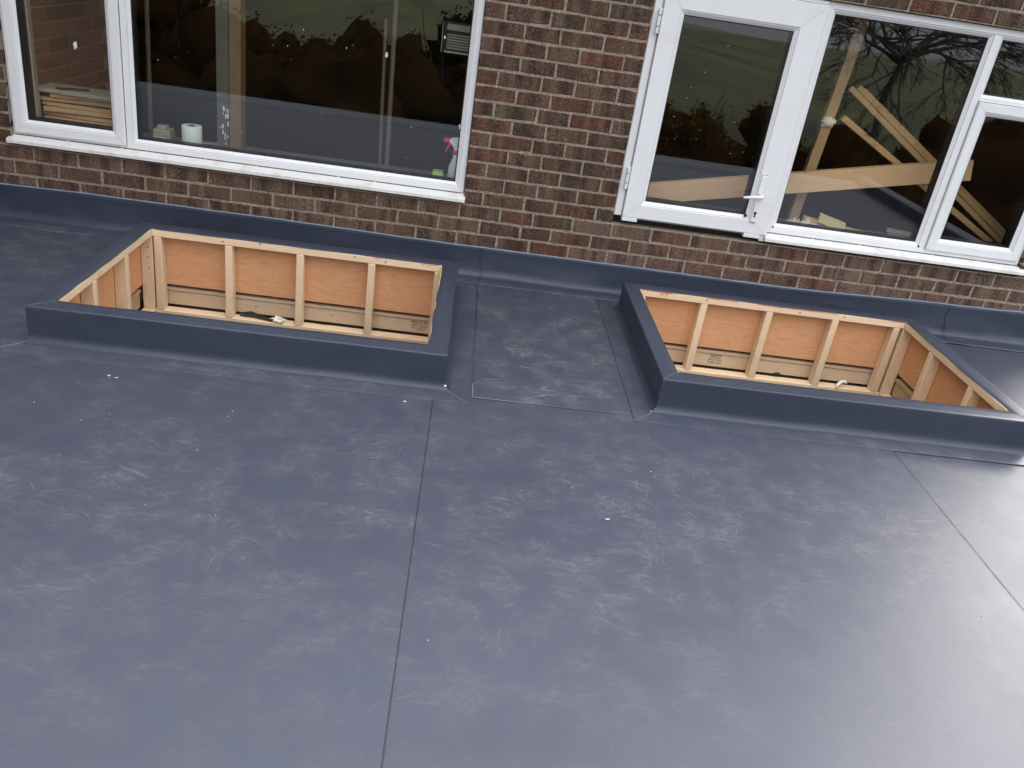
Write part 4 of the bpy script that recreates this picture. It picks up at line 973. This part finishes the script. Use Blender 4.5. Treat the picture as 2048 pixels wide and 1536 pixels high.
def shrub(x, y, w_, h_, m_, lab, n=15000):
    rr = random.Random(int(x * 10 + 500)); root = tag(empty("shrub", (x, y, -2.8)), lab, "shrub", "shrubs beyond the roof edge")
    mb = MB()
    for i in range(9):
        a = rr.uniform(0, 6.28); q = (x + math.cos(a) * w_ * 0.6, y + math.sin(a) * w_ * 0.6, -2.8 + h_ * rr.uniform(0.6, 0.95))
        mb.tube([(x + rr.uniform(-.1, .1), y, -2.8), ((x + q[0]) / 2, (y + q[1]) / 2, -2.8 + h_ * 0.4), q], [0.03, 0.018, 0.006], 5)
    mb.obj("stem", M_BARK, root)
    lf = MB()
    core = MB()
    for i in range(16):
        a = rr.uniform(0, 6.28); q = rr.uniform(0, 0.6); c_ = Vector((x + math.cos(a) * w_ * q, y + math.sin(a) * w_ * q, -2.8 + h_ * rr.uniform(0.25, 0.70))); r_ = w_ * rr.uniform(0.25, 0.40)
        core.lump(c_, r_, i + x, 26, 16, 0.5)
    core.v = [tuple(Vector(p) + Vector((noise.noise(Vector(p) * 4), noise.noise(Vector(p) * 4 + Vector((9, 0, 0))), noise.noise(Vector(p) * 4 + Vector((0, 9, 0))))) * 0.16) for p in core.v]
    core.obj("inner_growth", M_INNER, root, True)
    for i in range(n):
        p = Vector(rr.choice(core.v)) + Vector((rr.gauss(0, 0.05), rr.gauss(0, 0.05), rr.gauss(0.03, 0.06)))
        if p[2] < -2.75: continue
        s_ = rr.uniform(0.022, 0.046); d1 = Vector((rr.uniform(-1, 1), rr.uniform(-1, 1), rr.uniform(-1, 1))).normalized() * s_; d2 = d1.orthogonal().normalized() * s_ * 0.6
        lf.add([p - d1, p + d2, p + d1, p - d2], [(0, 1, 2, 3)])
    lf.obj("foliage", m_, root, fix=False)
shrub(-7.0, -11.0, 2.3, 4.4, M_LEAF_G, "dark shrub beyond the far left of the roof edge")
shrub(-3.6, -10.0, 2.3, 4.6, M_LEAF_B, "coppery shrub beyond the roof edge, left of the middle")
shrub(-0.4, -9.4, 2.2, 3.3, M_LEAF_B, "coppery shrub beyond the middle of the roof edge")
shrub(1.9, -10.6, 1.6, 4.4, M_LEAF_G, "dark shrub beyond the roof edge, in front of the middle of the house")
shrub(5.4, -9.8, 1.5, 3.3, M_LEAF_Y, "golden shrub reflected in the door glass")
shrub(8.4, -10.4, 2.1, 2.9, M_LEAF_G, "dark shrub beyond the right part of the roof edge")
shrub(12.3, -11.5, 2.4, 3.2, M_LEAF_G, "dark shrub farthest right beyond the roof edge")
# bare winter tree whose twigs show against the sky in the right window
tree = tag(empty("bare_tree", (17.5, -28.0, -2.8)), "bare winter tree reflected in the right window", "tree")
tr = MB(); rr = random.Random(4); tw = MB()
def limb(p, d, ln, r, lev):
    q = p + d * ln; mid = p + d * ln * 0.5 + Vector((rr.uniform(-1, 1), rr.uniform(-1, 1), rr.uniform(-0.2, 0.6))) * ln * 0.09
    (tr if lev < 3 else tw).tube([p, mid, q], [r, r * 0.85, r * 0.68], 6 if lev < 2 else 4 if lev < 4 else 3, cap=False)
    if lev >= 6: return
    for i in range(rr.choice((3, 3, 4)) if lev else 10):
        ax = Vector((rr.uniform(-1, 1), rr.uniform(-1, 1), rr.uniform(-0.7, 0.5))).normalized()
        if lev == 0: nd = Vector((math.cos(i * 2.4), math.sin(i * 2.4), rr.uniform(0.05, 0.9))).normalized()
        else: nd = (d + ax * rr.uniform(0.5, 1.0)).normalized(); nd[2] -= 0.05; nd.normalize()
        limb(q if i < 2 else p.lerp(q, rr.uniform(0.6, 0.97) if lev else rr.uniform(0.88, 1.0)), nd, ln * rr.uniform(0.58, 0.78) if lev else rr.uniform(1.6, 2.4), r * (0.66 if lev else 0.5), lev + 1)
limb(Vector((17.5, -28.0, -2.8)), Vector((0.02, 0, 1)), 3.5, 0.17, 0)
tr.obj("trunk", M_BARK, tree, fix=False); o = tw.obj("twigs", M_BARK, tree, fix=False); o['kind'] = 'stuff'
